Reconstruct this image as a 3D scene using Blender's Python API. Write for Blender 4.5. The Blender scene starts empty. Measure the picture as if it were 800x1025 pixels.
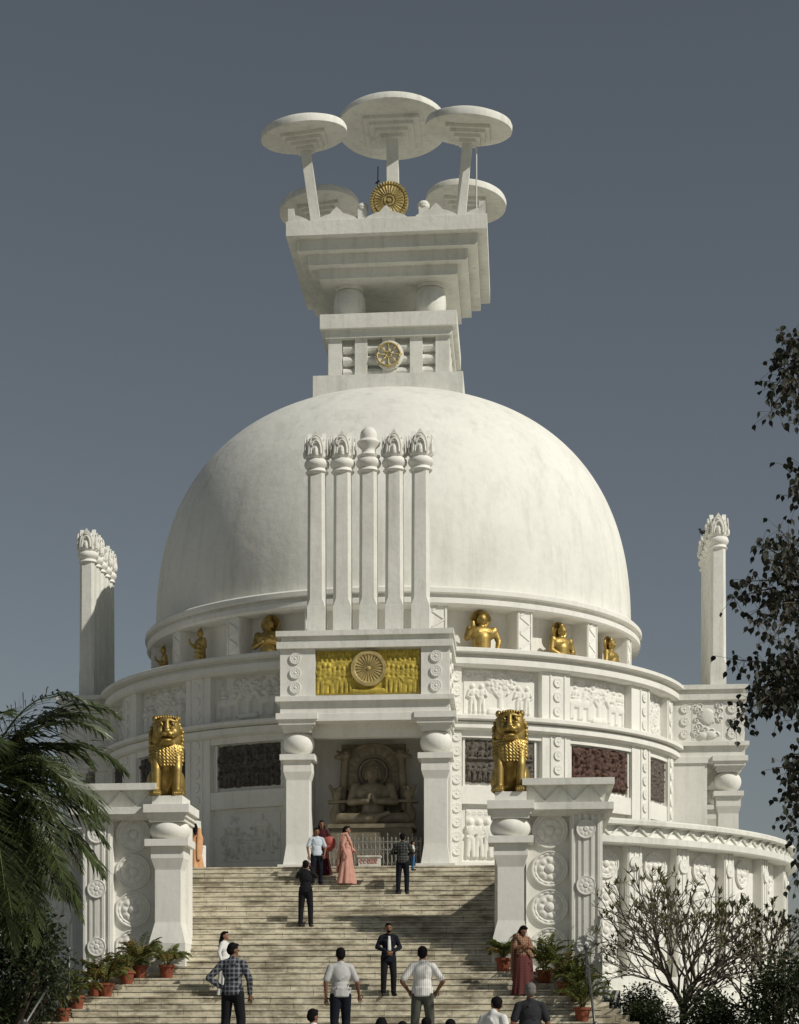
import bpy, bmesh, math, random
import numpy as np
from mathutils import Vector, Matrix, noise
PI = math.pi
random.seed(7)
scene = bpy.context.scene
C = scene.collection
R_ = math.radians

# ------------------------------------------------------------------ camera model (eye height is z = 0)
F_PX, HOR, PCX, VPD = 1950.0, 1032.0, 330.0, 190.0
PSI = math.atan(VPD / F_PX)
CAMX, CAMY = 4.531, -69.79
def at(px, Y):
    """X of the point on the plane Y that is seen in column px"""
    t = (px - PCX) / F_PX; s, c = math.sin(PSI), math.cos(PSI)
    ry = Y - CAMY
    return (t * ry * c - ry * s) / (c + t * s) + CAMX

# ------------------------------------------------------------------ materials
def newmat(name):
    m = bpy.data.materials.new(name); m.use_nodes = True
    nt = m.node_tree
    return m, nt, nt.nodes['Principled BSDF']
def N(nt, t, **kw):
    n = nt.nodes.new(t)
    for k, v in kw.items(): setattr(n, k, v)
    return n
def ramp(nt, a, b, ca, cb):
    r = N(nt, 'ShaderNodeValToRGB'); e = r.color_ramp.elements
    e[0].position = a; e[1].position = b
    e[0].color = (*ca, 1) if len(ca) == 3 else ca; e[1].color = (*cb, 1) if len(cb) == 3 else cb
    return r
def plaster(name, col, dirt, amount=1.0, bump=0.25, scale=1.0, rough=.85, bevel=.012):
    m, nt, p = newmat(name); L = nt.links
    tc = N(nt, 'ShaderNodeTexCoord')
    n1 = N(nt, 'ShaderNodeTexNoise'); n1.inputs['Scale'].default_value = .55 * scale; n1.inputs['Detail'].default_value = 8; n1.inputs['Roughness'].default_value = .65
    mp = N(nt, 'ShaderNodeMapping'); mp.inputs['Scale'].default_value = (3.2, 3.2, .35)
    L.new(tc.outputs['Object'], mp.inputs[0])
    n2 = N(nt, 'ShaderNodeTexNoise'); n2.inputs['Scale'].default_value = 1.0 * scale; n2.inputs['Detail'].default_value = 6; n2.inputs['Roughness'].default_value = .7
    L.new(tc.outputs['Object'], n1.inputs[0]); L.new(mp.outputs[0], n2.inputs[0])
    n3 = N(nt, 'ShaderNodeTexNoise'); n3.inputs['Scale'].default_value = 9 * scale; n3.inputs['Detail'].default_value = 6; n3.inputs['Roughness'].default_value = .6
    L.new(tc.outputs['Object'], n3.inputs[0])
    r1 = ramp(nt, .42, .68, (0, 0, 0), (1, 1, 1)); L.new(n1.outputs[0], r1.inputs[0])
    r2 = ramp(nt, .50, .74, (0, 0, 0), (1, 1, 1)); L.new(n2.outputs[0], r2.inputs[0])
    r3 = ramp(nt, .45, .75, (0, 0, 0), (1, 1, 1)); L.new(n3.outputs[0], r3.inputs[0])
    a = N(nt, 'ShaderNodeMath', operation='MULTIPLY'); a.inputs[1].default_value = .30 * amount; L.new(r1.outputs[0], a.inputs[0])
    b = N(nt, 'ShaderNodeMath', operation='MULTIPLY_ADD'); b.inputs[1].default_value = .42 * amount; L.new(r2.outputs[0], b.inputs[0]); L.new(a.outputs[0], b.inputs[2])
    c = N(nt, 'ShaderNodeMath', operation='MULTIPLY_ADD', use_clamp=True); c.inputs[1].default_value = .16 * amount; L.new(r3.outputs[0], c.inputs[0]); L.new(b.outputs[0], c.inputs[2])
    mx = N(nt, 'ShaderNodeMix', data_type='RGBA'); mx.inputs['A'].default_value = (*col, 1); mx.inputs['B'].default_value = (*dirt, 1)
    L.new(c.outputs[0], mx.inputs[0]); L.new(mx.outputs['Result'], p.inputs['Base Color'])
    p.inputs['Roughness'].default_value = rough
    p.inputs['Specular IOR Level'].default_value = .25
    bp = N(nt, 'ShaderNodeBump'); bp.inputs['Strength'].default_value = bump; bp.inputs['Distance'].default_value = .03
    n4 = N(nt, 'ShaderNodeTexNoise'); n4.inputs['Scale'].default_value = 5 * scale; n4.inputs['Detail'].default_value = 9; n4.inputs['Roughness'].default_value = .6
    L.new(tc.outputs['Object'], n4.inputs[0]); L.new(n4.outputs[0], bp.inputs['Height'])
    if bevel:
        bv = N(nt, 'ShaderNodeBevel'); bv.samples = 4; bv.inputs['Radius'].default_value = bevel
        L.new(bv.outputs[0], bp.inputs['Normal'])
    L.new(bp.outputs[0], p.inputs['Normal'])
    return m
def simple(name, col, rough=.7, metal=0, var=.25, scale=6, bump=.1, spec=.3, dist=.01):
    m, nt, p = newmat(name); L = nt.links
    tc = N(nt, 'ShaderNodeTexCoord')
    n = N(nt, 'ShaderNodeTexNoise'); n.inputs['Scale'].default_value = scale; n.inputs['Detail'].default_value = 5
    L.new(tc.outputs['Object'], n.inputs[0])
    r = ramp(nt, .3, .7, tuple(c * (1 - var) for c in col), tuple(min(1, c * (1 + var)) for c in col))
    L.new(n.outputs[0], r.inputs[0]); L.new(r.outputs[0], p.inputs['Base Color'])
    p.inputs['Roughness'].default_value = rough; p.inputs['Metallic'].default_value = metal
    p.inputs['Specular IOR Level'].default_value = spec
    if bump:
        bp = N(nt, 'ShaderNodeBump'); bp.inputs['Strength'].default_value = bump; bp.inputs['Distance'].default_value = dist
        n2 = N(nt, 'ShaderNodeTexNoise'); n2.inputs['Scale'].default_value = scale * 4; n2.inputs['Detail'].default_value = 4
        L.new(tc.outputs['Object'], n2.inputs[0]); L.new(n2.outputs[0], bp.inputs['Height']); L.new(bp.outputs[0], p.inputs['Normal'])
    return m
WHITE = plaster('white_plaster', (.80, .79, .735), (.42, .41, .365), .68)
DOMEM = plaster('dome_plaster', (.80, .80, .74), (.46, .455, .41), .95, .6, .5)
WORN = plaster('worn_plaster', (.76, .76, .70), (.33, .325, .28), .85, .4)
RELIEF = plaster('relief_plaster', (.78, .77, .715), (.45, .44, .39), .7, .2)
def gold(name, col, rough, metal=.85):
    m, nt, p = newmat(name); L = nt.links
    tc = N(nt, 'ShaderNodeTexCoord')
    n = N(nt, 'ShaderNodeTexNoise'); n.inputs['Scale'].default_value = 4; n.inputs['Detail'].default_value = 8; n.inputs['Roughness'].default_value = .7
    L.new(tc.outputs['Object'], n.inputs[0])
    r = ramp(nt, .42, .7, col, tuple(c * .45 for c in col)); L.new(n.outputs[0], r.inputs[0]); L.new(r.outputs[0], p.inputs['Base Color'])
    r2 = ramp(nt, .3, .7, (rough, rough, rough), (rough + .25,) * 3); L.new(n.outputs[0], r2.inputs[0]); L.new(r2.outputs[0], p.inputs['Roughness'])
    p.inputs['Metallic'].default_value = metal
    bp = N(nt, 'ShaderNodeBump'); bp.inputs['Strength'].default_value = .2; bp.inputs['Distance'].default_value = .01
    n2 = N(nt, 'ShaderNodeTexNoise'); n2.inputs['Scale'].default_value = 30
    L.new(tc.outputs['Object'], n2.inputs[0]); L.new(n2.outputs[0], bp.inputs['Height']); L.new(bp.outputs[0], p.inputs['Normal'])
    return m
GOLD = gold('gilded_statue', (.47, .335, .11), .38, .88)
GOLDF = gold('gold_leaf_wheel', (.55, .44, .19), .55, .35)
YELLOW = gold('yellow_gold_paint', (.58, .45, .075), .6, .15)
def stone(name, c1, c2, scale=5, bump=.5, rough=.75):
    m, nt, p = newmat(name); L = nt.links
    tc = N(nt, 'ShaderNodeTexCoord')
    n = N(nt, 'ShaderNodeTexNoise'); n.inputs['Scale'].default_value = scale; n.inputs['Detail'].default_value = 9; n.inputs['Roughness'].default_value = .7
    L.new(tc.outputs['Object'], n.inputs[0])
    r = ramp(nt, .32, .68, c1, c2); L.new(n.outputs[0], r.inputs[0]); L.new(r.outputs[0], p.inputs['Base Color'])
    p.inputs['Roughness'].default_value = rough
    bp = N(nt, 'ShaderNodeBump'); bp.inputs['Strength'].default_value = bump; bp.inputs['Distance'].default_value = .02
    L.new(n.outputs[0], bp.inputs['Height']); L.new(bp.outputs[0], p.inputs['Normal'])
    return m
BLACKST = stone('black_stone', (.009, .008, .007), (.15, .13, .105), 9)
GREYST = stone('grey_brown_stone', (.05, .042, .034), (.13, .112, .09), 5)
REDST = stone('red_brown_stone', (.022, .010, .007), (.13, .062, .042), 8)
BROWNST = stone('brown_grey_stone', (.055, .043, .035), (.15, .12, .10), 7)
BUDST = stone('statue_stone', (.12, .10, .065), (.26, .22, .15), 3, .3, .5)
# staircase marble: mottled cream blocks with stains
def marble():
    m, nt, p = newmat('step_marble'); L = nt.links
    tc = N(nt, 'ShaderNodeTexCoord')
    mp = N(nt, 'ShaderNodeMapping'); mp.inputs['Scale'].default_value = (.95, 1.3, 1.7); L.new(tc.outputs['Object'], mp.inputs[0])
    n1 = N(nt, 'ShaderNodeTexNoise'); n1.inputs['Scale'].default_value = 1.1; n1.inputs['Detail'].default_value = 10; n1.inputs['Roughness'].default_value = .72; L.new(mp.outputs[0], n1.inputs[0])
    n2 = N(nt, 'ShaderNodeTexNoise'); n2.inputs['Scale'].default_value = 5.5; n2.inputs['Detail'].default_value = 9; n2.inputs['Roughness'].default_value = .7; L.new(mp.outputs[0], n2.inputs[0])
    mb = N(nt, 'ShaderNodeMapping'); mb.inputs['Scale'].default_value = (.62, .9, 6.41); mb.inputs['Location'].default_value = (0, 0, 4.74 * -6.41 + 40)
    L.new(tc.outputs['Object'], mb.inputs[0])
    # one random tone per block of stone
    sp = N(nt, 'ShaderNodeSeparateXYZ'); L.new(mb.outputs[0], sp.inputs[0])
    fz = N(nt, 'ShaderNodeMath', operation='FLOOR'); L.new(sp.outputs[2], fz.inputs[0])
    off = N(nt, 'ShaderNodeMath', operation='MULTIPLY'); off.inputs[1].default_value = .37; L.new(fz.outputs[0], off.inputs[0])
    ax = N(nt, 'ShaderNodeMath', operation='ADD'); L.new(sp.outputs[0], ax.inputs[0]); L.new(off.outputs[0], ax.inputs[1])
    fx = N(nt, 'ShaderNodeMath', operation='FLOOR'); L.new(ax.outputs[0], fx.inputs[0])
    cb = N(nt, 'ShaderNodeCombineXYZ'); L.new(fx.outputs[0], cb.inputs[0]); L.new(fz.outputs[0], cb.inputs[1])
    wn = N(nt, 'ShaderNodeTexWhiteNoise', noise_dimensions='2D'); L.new(cb.outputs[0], wn.inputs[0])
    fr = N(nt, 'ShaderNodeMath', operation='FRACT'); L.new(ax.outputs[0], fr.inputs[0])
    jt = N(nt, 'ShaderNodeMath', operation='LESS_THAN'); jt.inputs[1].default_value = .007; L.new(fr.outputs[0], jt.inputs[0])
    base = ramp(nt, 0, 1, (.60, .55, .42), (.72, .67, .53)); L.new(wn.outputs[0], base.inputs[0])
    r1 = ramp(nt, .46, .60, (0, 0, 0), (1, 1, 1)); L.new(n1.outputs[0], r1.inputs[0])
    r2 = ramp(nt, .47, .66, (0, 0, 0), (1, 1, 1)); L.new(n2.outputs[0], r2.inputs[0])
    m1 = N(nt, 'ShaderNodeMix', data_type='RGBA'); m1.inputs['B'].default_value = (.20, .165, .105, 1)
    k1 = N(nt, 'ShaderNodeMath', operation='MULTIPLY'); k1.inputs[1].default_value = .8; L.new(r1.outputs[0], k1.inputs[0])
    L.new(k1.outputs[0], m1.inputs[0]); L.new(base.outputs[0], m1.inputs['A'])
    m2 = N(nt, 'ShaderNodeMix', data_type='RGBA'); m2.inputs['B'].default_value = (.13, .115, .085, 1)
    k2 = N(nt, 'ShaderNodeMath', operation='MULTIPLY'); k2.inputs[1].default_value = .55; L.new(r2.outputs[0], k2.inputs[0])
    L.new(k2.outputs[0], m2.inputs[0]); L.new(m1.outputs['Result'], m2.inputs['A'])
    m3 = N(nt, 'ShaderNodeMix', data_type='RGBA'); m3.inputs['B'].default_value = (.10, .085, .06, 1)
    L.new(jt.outputs[0], m3.inputs[0]); L.new(m2.outputs['Result'], m3.inputs['A'])
    L.new(m3.outputs['Result'], p.inputs['Base Color']); p.inputs['Roughness'].default_value = .6
    bp = N(nt, 'ShaderNodeBump'); bp.inputs['Strength'].default_value = .3; bp.inputs['Distance'].default_value = .01
    L.new(n2.outputs[0], bp.inputs['Height']); L.new(bp.outputs[0], p.inputs['Normal'])
    return m
MARBLE = marble()
DARKMET = simple('dark_metal', (.03, .03, .03), .5, .8, bump=0)
STEEL = simple('rail_steel', (.14, .14, .14), .5, .8, bump=0)
IRONW = simple('railing_paint', (.24, .235, .21), .6, .2)
TERRA = simple('terracotta', (.22, .065, .035), .85, scale=10, var=.35)
SOILM = simple('garden_soil', (.06, .045, .03), .95, scale=3, var=.5, bump=.6, dist=.05)
PAVE = simple('paving', (.40, .38, .33), .85, scale=1.5, var=.3)
SKIN = simple('skin', (.20, .095, .055), .55, var=.08)
SKIN2 = simple('skin_light', (.30, .155, .10), .55, var=.08)
HAIR = simple('hair', (.006, .0055, .0055), .8, var=.3, scale=40, bump=.5, spec=.12)
GREYHAIR = simple('grey_hair', (.14, .13, .12), .6, var=.4, scale=40, bump=.5)
SHOE = simple('shoe', (.015, .013, .012), .4)
BARK = simple('bark', (.10, .078, .055), .9, var=.5, scale=8, bump=.8, dist=.02)
FRBARK = simple('pale_grey_bark', (.13, .11, .085), .85, var=.35, scale=8, bump=.5)
def leafmat(name, c, trans=.25, rough=.5):
    m, nt, p = newmat(name); L = nt.links
    g = N(nt, 'ShaderNodeNewGeometry'); 
    r = ramp(nt, 0, 1, tuple(x * .45 for x in c), tuple(x * 1.5 for x in c)); L.new(g.outputs['Random Per Island'], r.inputs[0])
    L.new(r.outputs[0], p.inputs['Base Color']); p.inputs['Roughness'].default_value = rough; p.inputs['Specular IOR Level'].default_value = .35
    tr = N(nt, 'ShaderNodeBsdfTranslucent'); L.new(r.outputs[0], tr.inputs[0])
    ms = N(nt, 'ShaderNodeMixShader'); ms.inputs[0].default_value = trans
    out = nt.nodes['Material Output']; L.new(p.outputs[0], ms.inputs[1]); L.new(tr.outputs[0], ms.inputs[2]); L.new(ms.outputs[0], out.inputs[0])
    return m
PALML = leafmat('palm_leaf', (.044, .060, .020), .15, .4)
POTL = leafmat('areca_leaf', (.11, .13, .028), .3)
DRYL = leafmat('yellowing_leaf', (.22, .15, .04), .3)
FIGL = leafmat('fig_leaf', (.014, .018, .008), .10, .6)
FRANL = leafmat('frangipani_leaf', (.12, .115, .045), .25)
BUSHL = leafmat('bush_leaf', (.028, .040, .014), .15)
GREENL = leafmat('tree_leaf', (.055, .068, .025), .2)

# ------------------------------------------------------------------ mesh builder
class MB:
    def __init__(s): s.v = []; s.f = []
    def add(s, vs, fs):
        b = len(s.v); s.v.extend([tuple(x) for x in vs]); s.f.extend([tuple(i + b for i in f) for f in fs])
    def hexa(s, p):
        s.add(p, [(0, 3, 2, 1), (4, 5, 6, 7), (0, 1, 5, 4), (1, 2, 6, 5), (2, 3, 7, 6), (3, 0, 4, 7)])
    def box(s, x0, x1, y0, y1, z0, z1):
        s.hexa([(x0, y0, z0), (x1, y0, z0), (x1, y1, z0), (x0, y1, z0), (x0, y0, z1), (x1, y0, z1), (x1, y1, z1), (x0, y1, z1)])
    def frus(s, r0, z0, r1, z1):          # r = (x0,x1,y0,y1)
        a, b = r0, r1
        s.hexa([(a[0], a[2], z0), (a[1], a[2], z0), (a[1], a[3], z0), (a[0], a[3], z0), (b[0], b[2], z1), (b[1], b[2], z1), (b[1], b[3], z1), (b[0], b[3], z1)])
    def lathe(s, prof, cx=0, cy=0, seg=32, M=None, rot=0):
        n = len(prof); vs = []
        for r, z in prof:
            for k in range(seg):
                a = 2 * PI * k / seg + rot
                p = Vector((cx + r * math.cos(a), cy + r * math.sin(a), z))
                vs.append(M @ p if M else p)
        fs = []
        for i in range(n - 1):
            for k in range(seg):
                k2 = (k + 1) % seg
                fs.append((i * seg + k, i * seg + k2, (i + 1) * seg + k2, (i + 1) * seg + k))
        if prof[0][0] > 1e-6: fs.append(tuple(range(seg))[::-1])
        if prof[-1][0] > 1e-6: fs.append(tuple((n - 1) * seg + k for k in range(seg)))
        s.add(vs, fs)
    def arc(s, prof, a0, a1, seg):         # closed profile [(r,z)..] swept about the z axis, angles in degrees from -Y towards +X
        n = len(prof); vs = []; full = abs(a1 - a0) > 359.9
        for k in range(seg + (0 if full else 1)):
            a = R_(a0 + (a1 - a0) * k / seg)
            for r, z in prof: vs.append((r * math.sin(a), -r * math.cos(a), z))
        m = seg if full else seg + 1; fs = []
        for k in range(seg):
            k2 = (k + 1) % m
            for i in range(n):
                j = (i + 1) % n
                fs.append((k * n + i, k2 * n + i, k2 * n + j, k * n + j))
        if not full:
            fs.append(tuple(range(n))[::-1]); fs.append(tuple(seg * n + i for i in range(n)))
        s.add(vs, fs)
    def ring(s, r0, r1, z0, z1, a0=0, a1=360, seg=96):
        s.arc([(r0, z0), (r1, z0), (r1, z1), (r0, z1)], a0, a1, seg)
    def bar(s, a, b, w, h=None, up=(0, 0, 1)):
        a = Vector(a); b = Vector(b); h = h or w
        d = (b - a).normalized(); u = Vector(up)
        x = d.cross(u)
        if x.length < 1e-4: x = d.cross(Vector((1, 0, 0)))
        x.normalize(); y = x.cross(d).normalized()
        q = [(-1, -1), (1, -1), (1, 1), (-1, 1)]
        s.hexa([a + x * i * w / 2 + y * j * h / 2 for i, j in q] + [b + x * i * w / 2 + y * j * h / 2 for i, j in q])
    def tube(s, pts, rad, seg=6):
        pts = [Vector(p) for p in pts]; n = len(pts)
        if not hasattr(rad, '__len__'): rad = [rad] * n
        vs = []; ref = None
        for i in range(n):
            d = (pts[min(i + 1, n - 1)] - pts[max(i - 1, 0)]).normalized()
            if ref is None or abs(d.dot(ref)) > .98: ref = Vector((0, 0, 1)) if abs(d.z) < .9 else Vector((1, 0, 0))
            x = d.cross(ref).normalized(); y = x.cross(d)
            for k in range(seg):
                a = 2 * PI * k / seg
                vs.append(pts[i] + (x * math.cos(a) + y * math.sin(a)) * rad[i])
        fs = [(i * seg + k, i * seg + (k + 1) % seg, (i + 1) * seg + (k + 1) % seg, (i + 1) * seg + k) for i in range(n - 1) for k in range(seg)]
        fs += [tuple(range(seg))[::-1], tuple((n - 1) * seg + k for k in range(seg))]
        s.add(vs, fs)
    def disc(s, O, U, V, Nn, R, hf, nr=10, nt=32, base=0.0):   # carved round boss: hf(r,t) gives the relief height
        O, U, V, Nn = Vector(O), Vector(U), Vector(V), Vector(Nn); vs = []
        vs.append(O + Nn * hf(0, 0))
        for i in range(1, nr + 1):
            r = i / nr
            for k in range(nt):
                t = 2 * PI * k / nt
                vs.append(O + (U * math.cos(t) + V * math.sin(t)) * R * r + Nn * hf(r, t))
        for k in range(nt):
            t = 2 * PI * k / nt; vs.append(O + (U * math.cos(t) + V * math.sin(t)) * R * 1.01 + Nn * base)
        fs = [(0, 1 + k, 1 + (k + 1) % nt) for k in range(nt)]
        for i in range(nr):
            b = 1 + i * nt; c = b + nt
            fs += [(b + k, c + k, c + (k + 1) % nt, b + (k + 1) % nt) for k in range(nt)]
        s.add(vs, fs)
    def grid(s, Hm, fn, skirt=-.05):       # relief sheet: fn(u,v,h) -> point, u,v in 0..1
        ny, nx = Hm.shape; vs = []
        for j in range(ny):
            for i in range(nx): vs.append(fn(i / (nx - 1), j / (ny - 1), float(Hm[j, i])))
        fs = [(j * nx + i, j * nx + i + 1, (j + 1) * nx + i + 1, (j + 1) * nx + i) for j in range(ny - 1) for i in range(nx - 1)]
        edge = [i for i in range(nx)] + [j * nx + nx - 1 for j in range(1, ny)] + [(ny - 1) * nx + i for i in range(nx - 2, -1, -1)] + [j * nx for j in range(ny - 2, 0, -1)]
        b = len(vs)
        for e in edge:
            j, i = divmod(e, nx); vs.append(fn(i / (nx - 1), j / (ny - 1), skirt))
        n = len(edge)
        fs += [(edge[(k + 1) % n], edge[k], b + k, b + (k + 1) % n) for k in range(n)]
        s.add(vs, fs)
    def build(s, name, mat, parent=None, smooth=False, world=True, angle=None):
        me = bpy.data.meshes.new(name)
        vs = s.v
        if parent is not None and world:
            p = parent; off = Vector((0, 0, 0))
            while p is not None: off += p.location; p = p.parent
            vs = [(v[0] - off.x, v[1] - off.y, v[2] - off.z) for v in vs]
        me.from_pydata([tuple(v) for v in vs], [], s.f)
        me.materials.append(mat)
        if smooth:
            me.polygons.foreach_set('use_smooth', [True] * len(me.polygons))
            if angle: me.set_sharp_from_angle(angle=R_(angle))
        me.update()
        o = bpy.data.objects.new(name, me); C.objects.link(o)
        if parent is not None: o.parent = parent
        return o
def tag(o, label=None, cat=None, group=None, kind=None):
    if label: o['label'] = label
    if cat: o['category'] = cat
    if group: o['group'] = group
    if kind: o['kind'] = kind
    return o
def empty(name, loc, rz=0):
    o = bpy.data.objects.new(name, None); C.objects.link(o); o.location = loc; o.rotation_euler = (0, 0, rz); o.empty_display_size = .3
    return o
def copy_tree(o, parent=None):
    c = o.copy(); C.objects.link(c); c.parent = parent
    for ch in o.children: copy_tree(ch, c)
    return c

# ------------------------------------------------------------------ blobs: unions of rounded shapes fused to one surface
class Blob:
    def __init__(s, fine=False): s.bm = bmesh.new(); s.fine = fine
    def _hull(s, pts):
        vs = [s.bm.verts.new(p) for p in pts]
        r = bmesh.ops.convex_hull(s.bm, input=vs)
        dead = [g for g in r.get('geom_interior', []) if isinstance(g, bmesh.types.BMVert)]
        if dead: bmesh.ops.delete(s.bm, geom=list(set(dead)), context='VERTS')
    SPH = {}
    def sph(s):
        k = 3 if s.fine else 2
        if k not in Blob.SPH:
            b = bmesh.new(); bmesh.ops.create_icosphere(b, subdivisions=k, radius=1); Blob.SPH[k] = [v.co.copy() for v in b.verts]; b.free()
        return Blob.SPH[k]
    def cap(s, a, ra, b, rb, flat=None):
        a, b = Vector(a), Vector(b)
        f = Vector(flat) if flat else Vector((1, 1, 1))
        s._hull([a + Vector((v.x * f.x, v.y * f.y, v.z * f.z)) * ra for v in s.sph()] + [b + Vector((v.x * f.x, v.y * f.y, v.z * f.z)) * rb for v in s.sph()])
        return s
    def ell(s, c, r, rot=None):
        M = rot.to_matrix() if rot else Matrix.Identity(3)
        c = Vector(c)
        m = bmesh.ops.create_icosphere(s.bm, subdivisions=4 if s.fine else 3, radius=1)
        for v in m['verts']: v.co = c + M @ Vector((v.co.x * r[0], v.co.y * r[1], v.co.z * r[2]))
        return s
    def chain(s, pts, rad, flat=None):
        for i in range(len(pts) - 1): s.cap(pts[i], rad[i], pts[i + 1], rad[i + 1], flat)
        return s
    def box(s, x0, x1, y0, y1, z0, z1):
        s._hull([(x, y, z) for x in (x0, x1) for y in (y0, y1) for z in (z0, z1)]); return s
    def build(s, name, mat, parent=None, voxel=.02, smooth=4, extra=None):
        me = bpy.data.meshes.new('tmp'); s.bm.to_mesh(me); s.bm.free()
        t = bpy.data.objects.new('tmp', me); C.objects.link(t)
        r = t.modifiers.new('r', 'REMESH'); r.mode = 'VOXEL'; r.voxel_size = voxel
        if smooth:
            m = t.modifiers.new('s', 'SMOOTH'); m.iterations = smooth; m.factor = .5
        dg = bpy.context.evaluated_depsgraph_get(); dg.update()
        me2 = bpy.data.meshes.new_from_object(t.evaluated_get(dg))
        bpy.data.objects.remove(t); bpy.data.meshes.remove(me)
        if extra:
            bm = bmesh.new(); bm.from_mesh(me2)
            for vs, fs in extra:
                nv = [bm.verts.new(v) for v in vs]
                for f in fs:
                    try: bm.faces.new([nv[i] for i in f])
                    except ValueError: pass
            bm.to_mesh(me2); bm.free()
        me2.name = name; me2.materials.clear(); me2.materials.append(mat)
        me2.polygons.foreach_set('use_smooth', [True] * len(me2.polygons)); me2.update()
        o = bpy.data.objects.new(name, me2); C.objects.link(o)
        if parent is not None: o.parent = parent
        return o

# ------------------------------------------------------------------ carved relief height fields
class Rel:
    def __init__(s, w, h, res=.022):
        s.w, s.h = w, h; s.nx, s.ny = max(8, int(w / res)), max(8, int(h / res))
        s.X, s.Y = np.meshgrid(np.linspace(0, w, s.nx), np.linspace(0, h, s.ny)); s.H = np.zeros_like(s.X)
    def ell(s, cx, cy, rx, ry, a, rot=0):
        c, si = math.cos(rot), math.sin(rot); dx, dy = s.X - cx, s.Y - cy
        q = ((dx * c + dy * si) / rx) ** 2 + ((-dx * si + dy * c) / ry) ** 2
        s.H = np.maximum(s.H, a * np.sqrt(np.clip(1 - q, 0, 1)) ** .6)
    def limb(s, x0, y0, x1, y1, r, a):
        dx, dy = x1 - x0, y1 - y0; L = dx * dx + dy * dy + 1e-9
        t = np.clip(((s.X - x0) * dx + (s.Y - y0) * dy) / L, 0, 1)
        q = ((s.X - x0 - t * dx) ** 2 + (s.Y - y0 - t * dy) ** 2) / r ** 2
        s.H = np.maximum(s.H, a * np.sqrt(np.clip(1 - q, 0, 1)) ** .6)
    def line(s, pts, r, a):
        for i in range(len(pts) - 1): s.limb(*pts[i], *pts[i + 1], r, a)
    def fig(s, x, y, h, a=.07, rng=random):
        l = rng.choice((-1, 1))
        s.ell(x, y + h * .90, h * .07, h * .09, a * 1.1); s.ell(x, y + h * .905, h * .105, h * .115, a * .6)
        s.ell(x, y + h * .68, h * .115, h * .16, a); s.ell(x, y + h * .5, h * .105, h * .1, a)
        s.limb(x - h * .05, y + h * .48, x - h * .07, y + h * .02, h * .06, a * .9); s.limb(x + h * .05, y + h * .48, x + h * .08, y + h * .02, h * .06, a * .9)
        s.limb(x - h * .12, y + h * .78, x - h * .19, y + h * .56, h * .04, a); s.limb(x - h * .19, y + h * .56, x - h * .05, y + h * (.66 if l > 0 else .5), h * .035, a)
        s.limb(x + h * .12, y + h * .78, x + h * .2, y + h * .58, h * .04, a); s.limb(x + h * .2, y + h * .58, x + h * (.06), y + h * (.68 if l < 0 else .5), h * .035, a)
    def seated(s, x, y, h, a=.07):
        s.ell(x, y + h * .12, h * .42, h * .13, a); s.ell(x, y + h * .45, h * .2, h * .3, a); s.ell(x, y + h * .86, h * .12, h * .15, a * 1.1); s.ell(x, y + h * .86, h * .2, h * .22, a * .5)
        s.limb(x - h * .22, y + h * .6, x - h * .3, y + h * .3, h * .07, a); s.limb(x + h * .22, y + h * .6, x + h * .3, y + h * .3, h * .07, a)
    def tree(s, x, y, h, w, a=.07, rng=random):
        s.limb(x, y, x, y + h * .5, h * .07, a * .9); s.limb(x, y + h * .3, x - w * .25, y + h * .55, h * .04, a * .8); s.limb(x, y + h * .3, x + w * .25, y + h * .55, h * .04, a * .8)
        s.ell(x, y + h * .7, w * .5, h * .3, a * .55)
        for _ in range(46):
            t, r = rng.uniform(0, 2 * PI), math.sqrt(rng.random())
            s.ell(x + math.cos(t) * r * w * .48, y + h * .7 + math.sin(t) * r * h * .28, w * .06, h * .05, a * 1.05, rng.uniform(0, PI))
    def beast(s, x, y, h, d=1, a=.07):
        s.ell(x, y + h * .62, h * .38, h * .2, a)
        for q in (-.3, -.2, .2, .3): s.limb(x + q * h, y + h * .55, x + q * h * 1.05, y, h * .055, a * .8)
        s.limb(x + d * h * .3, y + h * .68, x + d * h * .48, y + h * .95, h * .11, a); s.ell(x + d * h * .56, y + h * .93, h * .16, h * .09, a * 1.05, -.5 * d)
    def scroll(s, x, y, r, a=.045, d=1, turns=1.4):
        pts = [(x + d * r * (1 - k / 22) * math.cos(k / 22 * turns * 2 * PI), y + r * (1 - k / 22) * math.sin(k / 22 * turns * 2 * PI)) for k in range(22)]
        s.line(pts, r * .13, a)
    def noise(s, amp, sc, seed=0):
        for j in range(s.ny):
            for i in range(s.nx):
                s.H[j, i] += amp * noise.noise(Vector((s.X[j, i] * sc, s.Y[j, i] * sc, seed)))
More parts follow.
